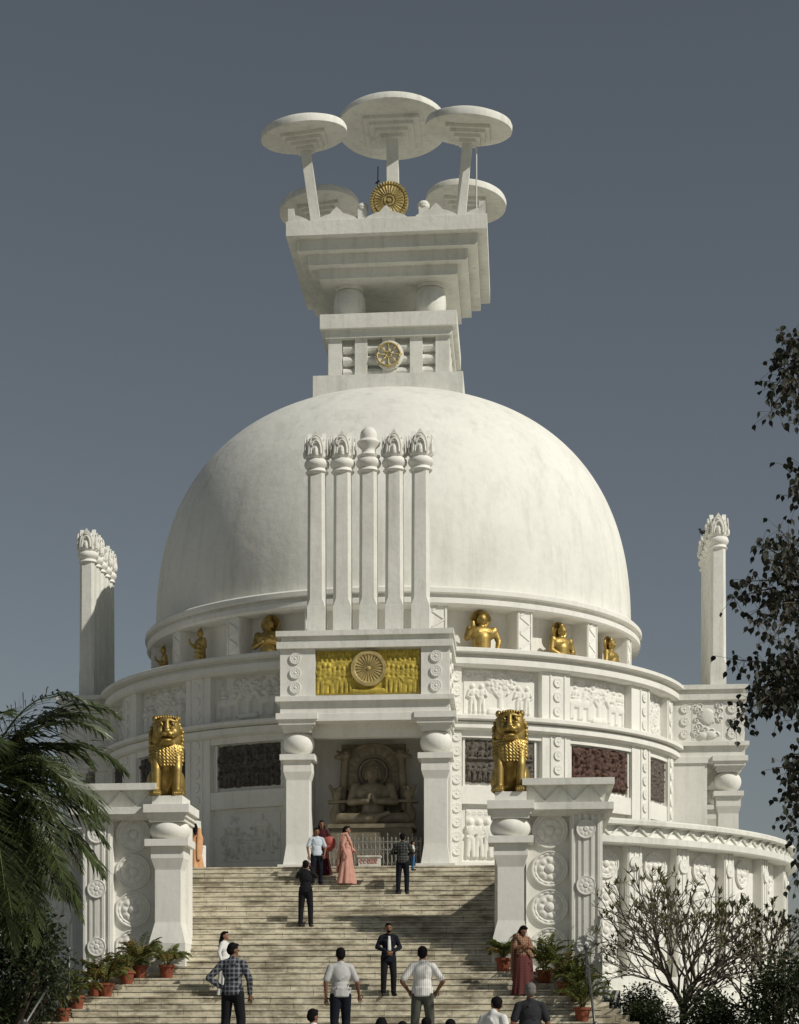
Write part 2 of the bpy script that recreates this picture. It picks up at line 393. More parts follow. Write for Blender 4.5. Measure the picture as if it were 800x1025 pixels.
def motif(kind, w, h, seed, res=.022):
    rng = random.Random(seed); r = Rel(w, h, res)
    if kind == 'tree':                    # worshippers on both sides of a tree over an altar
        r.tree(w * .5, h * .1, h * .85, w * .42, .07, rng)
        r.limb(w * .36, h * .08, w * .66, h * .08, h * .075, .07)
        for q in (.12, .24, .76, .88): r.fig(w * q, h * .06, h * .62, .075, rng)
        for q in range(9): r.scroll(w * (.06 + q * .11), h * (.84 + .06 * (q % 2)), h * .09, .03, 1 if q % 2 else -1)
    elif kind == 'procession':
        r.tree(w * .5, h * .12, h * .85, w * .4, .075, rng)
        r.limb(w * .4, h * .08, w * .62, h * .08, h * .07, .08)
        for q, d in ((.12, 1), (.25, 1), (.78, -1), (.92, -1)): r.beast(w * q, h * .08, h * .55, d, .075)
        for q in (.1, .28, .8, .93): r.seated(w * q, h * .52, h * .3, .06)
        for q in range(5): r.scroll(w * (.1 + q * .2), h * .88, h * .08, .03)
    elif kind == 'wheel_crowd':           # gilt panel: crowds turning to the wheel
        for q in range(7):
            for sd in (-1, 1):
                x = w * .5 + sd * w * (.19 + q * .046)
                r.fig(x, h * .03, h * rng.uniform(.6, .7), .08, rng)
                r.fig(x + w * .02, h * .32, h * rng.uniform(.5, .55), .05, rng)
        for q in range(10):
            for sd in (-1, 1): r.ell(w * .5 + sd * w * (.17 + q * .034), h * (.9 + .04 * (q % 2)), w * .016, h * .06, .05)
        for sd in (-1, 1): r.beast(w * .5 + sd * w * .38, h * .03, h * .36, -sd, .09)
        r.limb(w * .36, h * .07, w * .64, h * .07, h * .06, .09)
    elif kind == 'city':                  # small shrines above, a host of people below
        for q in range(26): r.fig(w * rng.uniform(.05, .95), h * rng.uniform(.03, .38), h * rng.uniform(.2, .3), .045, rng)
        for q in (.22, .72):
            r.ell(w * q, h * .72, w * .12, h * .12, .03); r.limb(w * (q - .14), h * .7, w * (q + .14), h * .7, h * .015, .05); r.limb(w * q, h * .8, w * q, h * .93, h * .02, .05)
            for k in (-.1, 0, .1): r.limb(w * (q + k), h * .55, w * (q + k), h * .7, h * .012, .045)
        for q in range(8): r.limb(w * rng.random(), h * rng.uniform(.4, .6), w * rng.random(), h * rng.uniform(.4, .6), h * .012, .03)
        for q in range(6): r.scroll(w * rng.random(), h * rng.uniform(.45, .95), h * .06, .03)
    elif kind == 'guards':
        n = max(3, int(w / .26))
        for q in range(n): r.fig(w * (q + .5) / n, h * .04, h * rng.uniform(.74, .8), .085, rng)
        for q in range(n + 3): r.scroll(w * (q + .3) / (n + 3), h * .9, h * .05, .03)
    elif kind == 'vase':
        r.ell(w * .5, h * .62, w * .22, h * .2, .06); r.ell(w * .35, h * .12, w * .14, h * .09, .08); r.ell(w * .62, h * .14, w * .15, h * .1, .08)
        for q in range(26): r.scroll(w * rng.uniform(.08, .92), h * rng.uniform(.1, .92), h * .1, .045, rng.choice((-1, 1)))
    elif kind == 'lotus':
        for q in range(40): r.scroll(w * rng.uniform(.05, .95), h * rng.uniform(.08, .92), h * .085, .045, rng.choice((-1, 1)))
        for q in range(8): r.ell(w * rng.uniform(.1, .9), h * rng.uniform(.2, .9), w * .045, h * .05, .06)
    elif kind == 'stone_two_rows':        # dark stone: two registers of figures
        for q in range(int(w / .17)): r.fig(w * (q + .5) / int(w / .17), h * .03, h * rng.uniform(.36, .43), .06, rng)
        for q in range(int(w / .3)): r.seated(w * (q + .5) / int(w / .3) + rng.uniform(-.04, .04), h * .52, h * rng.uniform(.3, .4), .07)
        for q in range(5): r.limb(w * (q + .5) / 5, h * .5, w * (q + .5) / 5, h * .98, .02, .05)
        r.noise(.018, 9, seed)
    elif kind == 'stone_blocks':
        for q in range(60): r.ell(w * rng.random(), h * rng.random(), rng.uniform(.04, .12), rng.uniform(.05, .14), rng.uniform(.03, .09), rng.uniform(0, PI))
        for q in range(6): r.fig(w * (q + .5) / 6, h * .52, h * .42, .08, rng); r.seated(w * (q + .5) / 6, h * .05, h * .38, .08)
        r.noise(.03, 7, seed)
        for q in (.25, .5, .74): r.H[np.abs(r.X - w * q) < .02] = -.02
        r.H[np.abs(r.Y - h * .5) < .02] = -.02
    elif kind == 'stone_fine':
        n = int(w / .14)
        for q in range(n): r.line([(w * (q + .5) / n + rng.uniform(-.02, .02), h * k / 9) for k in range(10)], .03, .04)
        for q in range(50): r.ell(w * rng.random(), h * rng.random(), .035, .05, .06, rng.uniform(0, PI))
        r.noise(.02, 12, seed)
    return r.H
def med_h(r, t):                          # large carved lotus medallion
    if r < .24: return .075 + .035 * math.cos(r / .24 * PI / 2)
    if r < .30: return .035
    if r < .66: return .045 + .035 * abs(math.cos(4 * t)) * math.sin((r - .3) / .36 * PI)
    if r < .74: return .03
    if r < .90: return .04 + .03 * abs(math.cos(7 * t)) * math.sin((r - .74) / .16 * PI)
    return .075
def ros_h(r, t): return .7 * ros_h0(r, t)
def ros_h0(r, t):
    if r < .28: return .07
    if r < .36: return .045
    if r < .82: return .048 + .014 * abs(math.cos(4 * t)) * math.sin((r - .3) / .5 * PI)
    return .06
def cylframe(ang, R, z):
    a = R_(ang); n = Vector((math.sin(a), -math.cos(a), 0)); return Vector((R * n.x, R * n.y, z)), Vector((math.cos(a), math.sin(a), 0)), Vector((0, 0, 1)), n
def patch_cyl(R, a0, a1, z0, z1, k=1.0):
    def fn(u, v, h):
        h *= k if h > 0 else 1
        a = R_(a0 + (a1 - a0) * u); return ((R + h) * math.sin(a), -(R + h) * math.cos(a), z0 + (z1 - z0) * v)
    return fn

# ================================================================== THE STUPA
stupa = tag(empty('stupa', (0, 0, 4.74)), 'great white domed stupa with parasols on top and a columned porch above the stairs', 'stupa')
FLOOR = 4.74
# dome: slightly bulging profile, seams of the rendering
m = MB(); prof = []
for k in range(61):
    t = PI / 2 * k / 60; c, s_ = math.cos(t), math.sin(t)
    prof.append((8.46 * c ** (2 / 2.45) if c > 0 else 0, 14.0 + 8.38 * s_ ** (2 / 2.45)))
prof[-1] = (1e-7, prof[-1][1]); prof.insert(0, (8.46, 13.7))
m.lathe(prof, seg=180)
m.build('dome', DOMEM, stupa, smooth=True)
# ledge below the dome
m = MB(); m.arc([(7.7, 13.40), (8.72, 13.40), (8.78, 13.46), (8.78, 13.62), (8.66, 13.66), (8.66, 13.74), (8.84, 13.78), (8.84, 13.92), (8.78, 13.98), (7.7, 14.0)], 0, 360, 180)
m.build('dome_ledge', WHITE, stupa, smooth=True, angle=30)
m = MB(); m.ring(7.5, 7.98, 11.6, 13.41, seg=150); m.build('niche_wall', WHITE, stupa)
A1 = [-73.5, -53.4, -33.1, -13.3, 13.3, 33.1, 53.4, 73.5]
def herring_pier(ang):
    m = MB(); m.ring(7.9, 8.62, 11.6, 13.399, ang - 1.95, ang + 1.95, 3)
    O, U, V, Nn = cylframe(ang, 8.62, 0)
    hw = .24
    for sx in (-1, 1): m.bar(O + U * sx * hw + V * 11.9, O + U * sx * hw + V * 13.38, .05, .05, Nn)
    for q in range(6):
        z = 11.95 + q * .26; d = 1 if q % 2 else -1
        m.bar(O - U * d * .19 + V * z, O + U * d * .19 + V * (z + .24), .06, .05, Nn)
    return m
for a in A1: herring_pier(a).build('carved_pier', WHITE, stupa)
# upper terrace cornice and its relief storey
def cornice(z, R, d=.55):
    m = MB(); m.arc([(7.7, z - d), (R - .12, z - d), (R - .02, z - d + .06), (R - .02, z - d + .24), (R - .16, z - d + .28), (R - .16, z - .20), (R + .12, z - .14), (R + .12, z - .03), (R + .05, z), (7.7, z)], 0, 360, 180)
    return m
cornice(11.78, 10.3).build('upper_cornice', WHITE, stupa, smooth=True, angle=30)
cornice(9.72, 10.3, .46).build('middle_cornice', WHITE, stupa, smooth=True, angle=30)
m = MB(); m.ring(9.2, 9.82, 9.5, 11.4, seg=150); m.build('upper_storey_wall', WHITE, stupa)
m = MB(); m.ring(9.2, 9.9, FLOOR - .1, 9.45, seg=150); m.build('lower_storey_wall', WHITE, stupa)
m = MB(); m.ring(9.9, 10.12, FLOOR - .05, 5.2, seg=150); m.ring(9.9, 10.06, 7.0, 7.55, seg=150); m.ring(9.9, 10.07, 9.05, 9.27, seg=150); m.build('base_course', WHITE, stupa)
# level 2 / level 3 piers, mirrored; roundel strips
for sd in (-1, 1):
    for (a0, a1, ra) in ((31.3, 37.4, 34.6), (54.0, 61.0, 58.6), (14.2, 15.9, 15.0), (70.4, 74.6, 72.6)):
        lo, hi = sorted((sd * a0, sd * a1))
        for (z0, z1, R, nn, zz) in ((9.72, 11.229, 10.08, 3, (10.02, 10.47, 10.92)), (5.19, 9.259, 10.1, 9, None)):
            m = MB(); m.ring(9.7, R, z0 if z0 < 9 else 9.721, z1, lo, hi, 4)
            pier = m.build('pier', WHITE, stupa)
            if zz is None: zz = [5.55 + q * .44 for q in range(9)]
            m = MB()
            # fine frame either side of the roundels
            O, U, V, Nn = cylframe(sd * ra, R, 0)
            if a1 - a0 > 3:
                for sx in (-1, 1): m.bar(O + U * sx * .27 + V * (z0 + .03), O + U * sx * .27 + V * (z1 - .03), .05, .05, Nn)
            for z in zz:
                m.disc(O + V * z, U, V, Nn, .155, ros_h, 6, 16)
            m.build('rosette_strip', WHITE, pier)
# white reliefs of the upper storey
UP = [(16.6, 30.6, 'tree', 1), (38.2, 53.2, 'procession', 2), (61.8, 69.8, 'lotus', 3)]
for a0, a1, kind, sd_ in UP:
    for sg in (1, -1):
        lo, hi = sorted((sg * a0, sg * a1)); w = R_(hi - lo) * 9.85
        m = MB(); m.grid(motif(kind if sg > 0 else {'tree': 'procession', 'procession': 'tree', 'lotus': 'lotus'}[kind], w, 1.38, sd_ * 7 + sg), patch_cyl(9.84, lo, hi, 9.8, 11.18, 1.0 if sg > 0 else 2.0))
        m.build('white_relief', RELIEF, stupa, smooth=True)
# dark stone panels and the reliefs beneath them in the lower storey
DK = [(1, 16.9, 29.8, 'stone_two_rows', GREYST, 'grey brown carved stone panel'), (1, 38.4, 53.2, 'stone_blocks', REDST, 'red brown carved stone panel'), (1, 62.6, 70.0, 'stone_fine', BROWNST, 'brown finely carved stone panel'),
      (-1, 16.9, 29.8, 'stone_two_rows', BLACKST, 'black carved stone panel'), (-1, 38.4, 53.2, 'stone_blocks', BLACKST, 'black carved stone panel'), (-1, 62.6, 70.0, 'stone_fine', BLACKST, 'black carved stone panel')]
for i, (sg, a0, a1, kind, mt, lb) in enumerate(DK):
    lo, hi = sorted((sg * a0, sg * a1)); w = R_(hi - lo) * 9.95
    m = MB(); Hm = motif(kind, w, 1.3, 40 + i)
    rr = random.Random(i)
    def fn(u, v, h, lo=lo, hi=hi, i=i):
        # rough broken edges of the old slabs
        e = .02 * noise.noise(Vector((u * 14, v * 9, i)))
        uu = min(max(u, 0), 1); a = R_(lo + (hi - lo) * uu) + (e if (u in (0.0, 1.0)) else 0) * .3
        z = 7.68 + 1.32 * v + (e * 2 if v in (0.0, 1.0) else 0)
        return ((9.955 + h * 1.3) * math.sin(a), -(9.955 + h * 1.3) * math.cos(a), z)
    m.grid(Hm, fn, -.05); tag(m.build('stone_panel', mt, stupa, smooth=True), lb)
    m = MB(); m.grid(motif('guards' if sg > 0 and i == 0 else 'city', w, 1.55, 60 + i), patch_cyl(9.92, lo, hi, 5.32, 6.87, 1.0 if sg > 0 else 2.0))
    m.build('white_relief', RELIEF, stupa, smooth=True)
    # raised frame
    for a in (lo - .45, hi + .45):
        m = MB(); m.ring(9.89, 9.99, 7.56, 9.04, a - .2, a + .2, 1); m.build('panel_frame', WHITE, stupa)

# ---- entrance porch (front) and the two side pavilions share their design
def porch(parent, front, mat4, main):
    """built for a front at y = -front, then turned by mat4"""
    def fin(m, name, mat, par, **k):
        m.v = [tuple(mat4 @ Vector(v)) for v in m.v]; return m.build(name, mat, par, **k)
    hw = 2.5; F = front; B = 9.6
    m = MB()
    m.box(-hw - .12, hw + .12, -F - .12, -B, 11.62, 11.78)
    m.box(-hw + .02, hw - .02, -F + .04, -B, 11.46, 11.621)
    m.box(-hw - .1, hw + .1, -F - .1, -B, 11.26, 11.461)
    fin(m, 'porch_roof_slab', WORN, parent)
    m = MB()
    m.box(-hw, -1.46, -F, -B, 9.85, 11.261); m.box(1.66, hw, -F, -B, 9.85, 11.261); m.box(-1.461, 1.661, -F + .16, -B, 9.851, 11.26)
    att = fin(m, 'porch_attic', WHITE, parent)
    for px in (-2.05, 2.1):
        for z in (10.12, 10.55, 10.98):
            m = MB(); m.disc((px, -F, z), (1, 0, 0), (0, 0, 1), (0, -1, 0), .17, ros_h, 7, 20); fin(m, 'rosette', WHITE, att)
    for sx in (-1, 1):       # flank faces: roundels and a relief
        for z in (10.12, 10.55, 10.98):
            m = MB(); m.disc((sx * hw, -F + .4, z), (0, sx, 0), (0, 0, 1), (sx, 0, 0), .17, ros_h, 6, 16); fin(m, 'rosette', WHITE, att)
            m = MB(); m.disc((sx * hw, -F + 2.0, z), (0, sx, 0), (0, 0, 1), (sx, 0, 0), .15, ros_h, 6, 16); fin(m, 'rosette', WHITE, att)
        if not main:
            w = 1.05
            m = MB(); Hm = motif('vase', w, 1.3, 88)
            m.grid(Hm, lambda u, v, h, sx=sx: (sx * (hw + .004 + h), -F + .72 + (u if sx > 0 else 1 - u) * w, 9.9 + 1.3 * v)); fin(m, 'white_relief', RELIEF, att, smooth=True)
    if main:
        m = MB(); m.grid(motif('wheel_crowd', 3.08, 1.3, 5), lambda u, v, h: (-1.44 + 3.08 * u, -F + .13 - h, 9.92 + 1.3 * v), -.02)
        gp = fin(m, 'gilt_relief', YELLOW, parent, smooth=True)
        def wh(r, t):
            if r < .1: return .16
            if r < .16: return .12
            if r < .80: return .10 + .03 * (math.cos(24 * t) > 0)
            return .15
        m = MB(); m.disc((.12, -F + .12, 10.66), (1, 0, 0), (0, 0, 1), (0, -1, 0), .52, wh, 16, 120); fin(m, 'carved_wheel', GOLDF, gp)
    m = MB()
    m.box(-hw - .13, hw + .13, -F - .15, -B, 9.70, 9.849)
    m.box(-hw - .0, hw + .0, -F - .02, -B, 9.34, 9.701)
    m.box(-hw - .04, hw + .04, -F - .06, -B, 9.12, 9.341)
    fin(m, 'porch_beam', WHITE, parent)
    for px in (-2.0, 2.08):
        col = MB(); y = -F + .52
        col.box(px - .34, px + .34, y - .34, y + .34, 5.1, 8.0)
        # chamfer blocks
        col.box(px - .42, px + .42, y - .41, y + .41, 7.66, 8.001)
        col.frus((px - .34, px + .34, y - .34, y + .34), 7.42, (px - .42, px + .42, y - .41, y + .41), 7.661)
        col.frus((px - .43, px + .43, y - .42, y + .42), 4.9, (px - .34, px + .34, y - .34, y + .34), 5.5)
        ob = fin(col, 'porch_column', WHITE, parent)
        c = MB(); c.box(px - .52, px + .52, y - .5, y + .5, 8.0, 8.17)
        fin(c, 'abacus', WHITE, ob)
        c = MB(); c.lathe([(.3, 8.17)] + [(.47 * math.cos(t) ** .8, 8.52 + .37 * math.sin(t)) for t in [R_(q) for q in range(-65, 66, 10)]] + [(.3, 8.86)], px, y, 40)
        fin(c, 'ball_capital', WHITE, ob, smooth=True, angle=50)
        c = MB()
        for q, (e, z0, z1) in enumerate(((.42, 8.83, 8.93), (.47, 8.93, 9.03), (.55, 9.03, 9.18), (.62, 9.18, 9.36))):
            c.box(px - e, px + e, y - e - (.003 * q), y + e * .9, z0, z1 + .001)
        fin(c, 'stepped_capital', WHITE, ob)
        c = MB(); c.box(px - .58, px + .58, y - .56, y + .56, FLOOR - .02, 4.91); fin(c, 'column_base', WHITE, ob)
    # side walls and hall behind the columns
    m = MB()
    m.box(-hw + .02, -1.72, -F + 1.25, -B, FLOOR, 9.121); m.box(1.76, hw - .02, -F + 1.25, -B, FLOOR, 9.121)
    m.box(-1.721, 1.761, -10.2 if main else -10.4, -9.2, FLOOR, 9.12)
    m.box(-1.72, 1.76, -F + .6, -F + .9, 8.72, 9.121)
    fin(m, 'porch_wall', WHITE, parent)
    # five votive columns on the roof
    for k in range(5):
        px = (k - 2) * .775 + .06; y = -F + .8; z0 = 11.78
        c = MB(); w = .27
        c.box(px - w, px + w, y - w, y + w, z0, 12.62)
        ch = .09; zb = 12.86
        def octo(wd, cc): return [(-wd + cc, -wd), (wd - cc, -wd), (wd, -wd + cc), (wd, wd - cc), (wd - cc, wd), (-wd + cc, wd), (-wd, wd - cc), (-wd, -wd + cc)]
        rings = [(12.61, .003), (12.62, .003), (zb, ch), (16.7, ch)]
        vs = []; 
        for z, cc in rings:
            t = 1 - .06 * (z - 12.6) / 4.4
            for x, yy in octo(w * t, cc): vs.append((px + x, y + yy, z))
        fs = [(i * 8 + j, i * 8 + (j + 1) % 8, (i + 1) * 8 + (j + 1) % 8, (i + 1) * 8 + j) for i in range(3) for j in range(8)] + [tuple(range(24, 32))]
        c.add(vs, fs)
        colo = fin(c, 'votive_column', WORN, parent)
        c = MB()
        pr = [(.2, 16.56), (.30, 16.6), (.35, 16.66), (.30, 16.72), (.29, 16.76), (.36, 16.83), (.38, 16.9), (.36, 16.98), (.29, 17.04), (.33, 17.07), (.35, 17.12)]
        if k == 2: pr += [(.25, 17.16), (.2, 17.25), (.22, 17.34), (.33, 17.44), (.35, 17.52), (.3, 17.58), (.25, 17.62), (.26, 17.72), (.235, 17.84), (.15, 17.95), (1e-6, 17.99)]
        else: pr += [(.33, 17.25), (.31, 17.45), (.22, 17.6), (.1, 17.66), (1e-6, 17.68)]
        c.lathe(pr, px, y, 28); cap = fin(c, 'lotus_capital', WHITE, colo, smooth=True, angle=50)
        if k != 2:            # pointed leaf shields on four sides, slimmer petals on the corners
            c = MB()
            def leaf(O, U, Nn, w, h, f0, f1, lean_):
                o = []; sh = ((-.8, 0), (-1, .25), (-.92, .48), (-.62, .72), (-.25, .88), (0, 1), (.25, .88), (.62, .72), (.92, .48), (1, .25), (.8, 0))
                n = len(sh)
                for off in (f1, f0):
                    for u, v in sh: o.append(O + U * u * w + Vector((0, 0, v * h)) + Nn * (off + lean_ * v - .05 * abs(u)))
                c.add(o, [tuple(range(n))] + [((i + 1) % n, i, n + i, n + (i + 1) % n) for i in range(n)])
            for q in range(8):
                a = q * PI / 4; U = Vector((math.cos(a), math.sin(a), 0)); Nn = Vector((math.sin(a), -math.cos(a), 0)); O = Vector((px, y, 17.1))
                if q % 2 == 0:
                    leaf(O, U, Nn, .25, .74, .2, .335, -.05)
                    c.tube([O + U * .15 * math.cos(t) + Nn * .345 + Vector((0, 0, .04 + .40 * math.sin(t) ** .8)) for t in [PI * j / 10 for j in range(11)]], .03, 6)
                    c.tube([O + U * .235 * math.cos(t) * .93 + Nn * .335 + Vector((0, 0, .02 + .58 * math.sin(t) ** .8)) for t in [PI * j / 10 for j in range(11)]], .022, 6)
                    c.lathe([(1e-6, -.04), (.05, -.02), (.07, .06), (.06, .17), (1e-6, .26)], seg=10, M=Matrix.Translation(O + Nn * .35 + Vector((0, 0, .03))))
                else: leaf(O, U, Nn, .11, .50, .2, .335, .015)
            fin(c, 'carved_petals', WHITE, cap)
porch(stupa, 12.7, Matrix.Identity(4), True)
porch(stupa, 12.15, Matrix.Rotation(PI / 2, 4, 'Z'), False)
porch(stupa, 11.55, Matrix.Rotation(-PI / 2, 4, 'Z'), False)

# ---- harmika: pedestal, railing box, vases, stepped slabs
m = MB(); m.box(-2.6, 2.6, -2.6, 2.6, 21.3, 22.72); m.build('pedestal', WORN, stupa)
m = MB(); m.box(-1.85, 1.85, -1.85, 1.85, 22.72, 24.2)
hb = m.build('railing_box', WORN, stupa)
m = MB()
for q in range(4):
    M = Matrix.Rotation(q * PI / 2, 4, 'Z'); t = MB()
    for x in (-1.87, -.96, 0, .96):
        w = .24 if abs(x) > 1.5 else .22
        t.box(x - w, x + w, -2.12, -1.86 if x > -1.5 else -1.63, 22.721, 24.14)
    for z in (22.98, 23.4, 23.82):
        t.tube([(-1.6, -1.9, z), (1.9, -1.9, z)], .17, 10)
    m.add([M @ Vector(v) for v in t.v], t.f)
m.build('rail_posts', WORN, hb)
m = MB(); m.box(-2.22, 2.22, -2.22, 2.22, 24.14, 24.42); m.box(-2.38, 2.38, -2.38, 2.38, 24.42, 24.92); m.build('harmika_cornice', WORN, stupa)
for x in (-1.42, 1.42):
    for y in (-1.42, 1.42):
        m = MB(); m.lathe([(.36, 24.92), (.46, 25.0), (.54, 25.2), (.56, 25.45), (.54, 25.75), (.47, 25.95), (.40, 26.0), (.47, 26.02), (.47, 26.16)], x, y, 36); m.build('vase_support', WORN, stupa, smooth=True, angle=50)
m = MB()
for e, z0, z1 in ((2.40, 26.14, 26.5), (2.76, 26.5, 26.87), (3.10, 26.87, 27.26), (3.44, 27.26, 27.76)): m.box(-e, e, -e, e, z0, z1 + .001)
m.build('stepped_slabs', WORN, stupa)
m = MB()
for q in range(4):
    M = Matrix.Rotation(q * PI / 2, 4, 'Z'); t = MB(); y0, y1 = -3.38, -3.16
    def merl(x, half=0):
        pts = [(-.75, 0), (-.62, .1), (-.38, .2), (-.22, .24), (-.12, .36), (0, .46), (.12, .36), (.22, .24), (.38, .2), (.62, .1), (.75, 0)]
        if half: pts = [p for p in pts if p[0] * half <= 0]
        if half: pts = (pts + [(0, 0)]) if half > 0 else ([(0, 0)] + pts)
        n = len(pts); vs = [(x + a, y0, 27.76 + b) for a, b in pts] + [(x + a, y1, 27.76 + b) for a, b in pts]
        t.add(vs, [tuple(range(n))[::-1], tuple(range(n, 2 * n))] + [(i, (i + 1) % n, n + (i + 1) % n, n + i) for i in range(n)])
    merl(0); merl(-1.7); merl(1.7); merl(3.38, 1); merl(-3.38, -1)
    m.add([M @ Vector(v) for v in t.v], t.f)
for x in (-.85, 1.25):
    m.box(x - .16, x + .16, -2.95, -2.6, 27.76, 28.3); m.lathe([(.2, 28.3), (.21, 28.42), (.14, 28.52), (1e-6, 28.55)], x, -2.78, 16)
m.build('merlons', WORN, stupa)
# gold wheels
def gw(r, t):
    if r < .12: return .14
    if r < .2: return .06
    if r < .3: return .11
    if r < .36: return .05
    if r < .78: return .07 + .05 * abs(math.cos(14 * t))
    if r < .84: return .04
    return .10 + .03 * math.cos(40 * t)
m = MB(); m.disc((.08, -3.0, 28.5), (1, 0, 0), (0, 0, 1), (0, -1, 0), .65, gw, 22, 120)
m.disc((.08, -2.9, 28.5), (-1, 0, 0), (0, 0, 1), (0, 1, 0), .65, gw, 10, 60); m.lathe([(.655, -.05), (.655, .05)], seg=60, M=Matrix.Translation((.08, -2.95, 28.5)) @ Matrix.Rotation(PI / 2, 4, 'X'))
tag(m.build('gold_wheel', GOLDF, stupa, smooth=True, angle=40), 'gold lotus wheel standing on the top slab')
m = MB(); m.lathe([(.5, 0), (.5, .07), (.4, .1), (1e-6, .1)], seg=40, M=Matrix.Translation((.03, -2.12, 23.5)) @ Matrix.Rotation(PI / 2, 4, 'X')); hub = m.build('wheel_backing', WHITE, stupa)
m = MB()
cx_, cz_, yy = .0, 23.5, -2.26
m.tube([(cx_ + .40 * math.cos(R_(q)), yy, cz_ + .40 * math.sin(R_(q))) for q in range(0, 361, 10)], .04, 8)
m.tube([(cx_ + .1 * math.cos(R_(q)), yy, cz_ + .1 * math.sin(R_(q))) for q in range(0, 361, 30)], .035, 6)
for q in range(8):
    a = q * PI / 4; m.tube([(cx_ + .08 * math.cos(a), yy, cz_ + .08 * math.sin(a)), (cx_ + .48 * math.cos(a), yy, cz_ + .48 * math.sin(a))], .028, 6)
m.build('spoked_wheel', GOLDF, hub, smooth=True)
# parasols
def parasol(x, y, z, r, lean, lt, polebase, pr, zt=27.7):
    # lean: unit direction (x,y) the parasol leans to, lt degrees
    ax = Vector((-lean[1], lean[0], 0)) if lean != (0, 0) else Vector((1, 0, 0))
    M = Matrix.Translation((x, y, z)) @ Matrix.Rotation(R_(lt), 4, ax)
    m = MB()
    m.lathe([(1e-6, .0), (r * .5, .0), (r * .97, .02), (r, .05), (r, .22), (r * .97, .31), (r * .8, .42), (r * .4, .55), (1e-6, .58)], seg=72, M=M)
    d = m.build('parasol', WORN, stupa, smooth=True, angle=35)
    m = MB(); n = 4; e0 = r * .50; e1 = r * .19
    for q in range(n):
        e = e0 + (e1 - e0) * q / (n - 1); z1 = -.11 * q; t = MB(); t.box(-e, e, -e, e, z1 - .11, z1 + .001); m.add([M @ Vector(v) for v in t.v], t.f)
    m.build('stepped_corbel', WORN, d)
    m = MB(); m.bar(Vector((polebase[0], polebase[1], zt)), M @ Vector((0, 0, -.4)), pr * 2, pr * 2, (0, 1, 0)); m.build('pole', WORN, d)
parasol(.0, 0, 32.3, 1.98, (0, 1), 6.5, (0.05, 0), .21)
xs = ((-1, -1, at(305, -2.5), at(318, -2.4)), (1, -1, at(469, -2.5), at(460, -2.4)), (-1, 1, at(320, 2.5), -2.3), (1, 1, at(466, 2.5), 2.3))
for sx, sy, X, bx in xs:
    parasol(X, 2.55 * sy, 30.98 if sy < 0 else 30.55, 1.5, (sx * .707, sy * .707), 7, (bx, 2.3 * sy), .17)
m = MB(); m.tube([(at(377, -1), -1, 27.7), (at(378.5, -1), -1, 30.6)], .02, 5); m.tube([(at(376, -1), -1, 30.0), (at(380, -1), -1, 30.1)], .03, 5); m.build('lightning_rod', DARKMET, stupa)
m = MB(); m.tube([(at(477, -2.9), -2.9, 27.7), (at(477, -2.9), -2.9, 30.3)], .028, 6); m.build('cable_pipe', WORN, stupa)

# ================================================================== TERRACE WALL (round retaining wall with medallions)
WR = 14.0
tw = tag(empty('terrace_wall', (0, 0, -1.6)), 'curved white terrace wall with zigzag parapet and lotus medallions round the stupa', 'wall')
def wsec(m, r0, r1, z0, z1, seg=100): m.ring(r0, r1, z0, z1, 22, 338, seg)
m = MB(); wsec(m, 12.9, 13.50, -1.6, 5.56); m.build('wall_face', WHITE, tw)
m = MB(); wsec(m, 12.9, 14.1, -1.6, 1.18); wsec(m, 12.9, 13.86, 1.17, 1.62); wsec(m, 12.9, 14.9, -1.6, .75); m.build('plinth', WORN, tw)
m = MB()
m.arc([(13.1, 5.5), (14.06, 5.5), (14.1, 5.55), (14.1, 5.74), (13.86, 5.76), (13.80, 6.06), (14.06, 6.10), (14.06, 6.22), (14.0, 6.27), (13.2, 6.27)], 22, 338, 200)
m.build('parapet', WORN, tw, smooth=True, angle=30)
m = MB()
for sg in (-1, 1):
    a = 24.0; k = 0
    while a < 100:
        d = 1.45; z0, z1 = 5.77, 6.05
        p = []
        for q, z in ((a, z1), (a + d, z0), (a + 2 * d, z1)):
            O, U, V, Nn = cylframe(sg * q, 13.87, z); p.append(O)
        m.bar(p[0], p[1], .045, .07, Nn); m.bar(p[1], p[2], .045, .07, Nn)
        a += 2 * d
m.build('zigzag_band', WORN, tw)
PIERS = [27.6, 35.2, 43.3, 53.0, 63.8, 75.0, 86.0]; MEDS = [31.6, 39.4, 48.3, 58.6, 69.6, 80.5]
for sg in (-1, 1):
    for a in PIERS:
        m = MB(); hwd = 1.12
        lo, hi = a - hwd, a + hwd
        if sg < 0: lo, hi = -hi, -lo
        m.ring(13.2, 13.80, 1.6, 5.51, lo, hi, 3)
        O, U, V, Nn = cylframe(sg * a, 13.80, 0)
        for q in (-.2, 0, .2): m.bar(O + U * q + V * 1.65, O + U * q + V * 5.48, .07, .05, Nn)
        pier = m.build('fluted_pier', WHITE, tw)
        for z in (4.98, 3.55, 2.15):
            mm = MB(); mm.disc(O + V * z + Nn * .03, U, V, Nn, .215, ros_h, 8, 24, -.03); mm.build('rosette', WHITE, pier)
    for a in MEDS:
        O, U, V, Nn = cylframe(sg * a, 13.50, 0)
        for z in (4.96, 3.98, 2.98, 2.02):
            mm = MB(); mm.disc(O + V * z, U, V, Nn, .43, med_h, 26, 72); mm.build('medallion', WHITE, tw, smooth=True, angle=45)
# terrace floor
m = MB(); m.ring(9.0, 13.3, 4.3, FLOOR, 0, 360, 120); m.box(-4.95, 4.95, -13.6, -9.5, 4.4, FLOOR - .004)
tf = m.build('terrace_floor', PAVE); tag(tf, kind='structure')

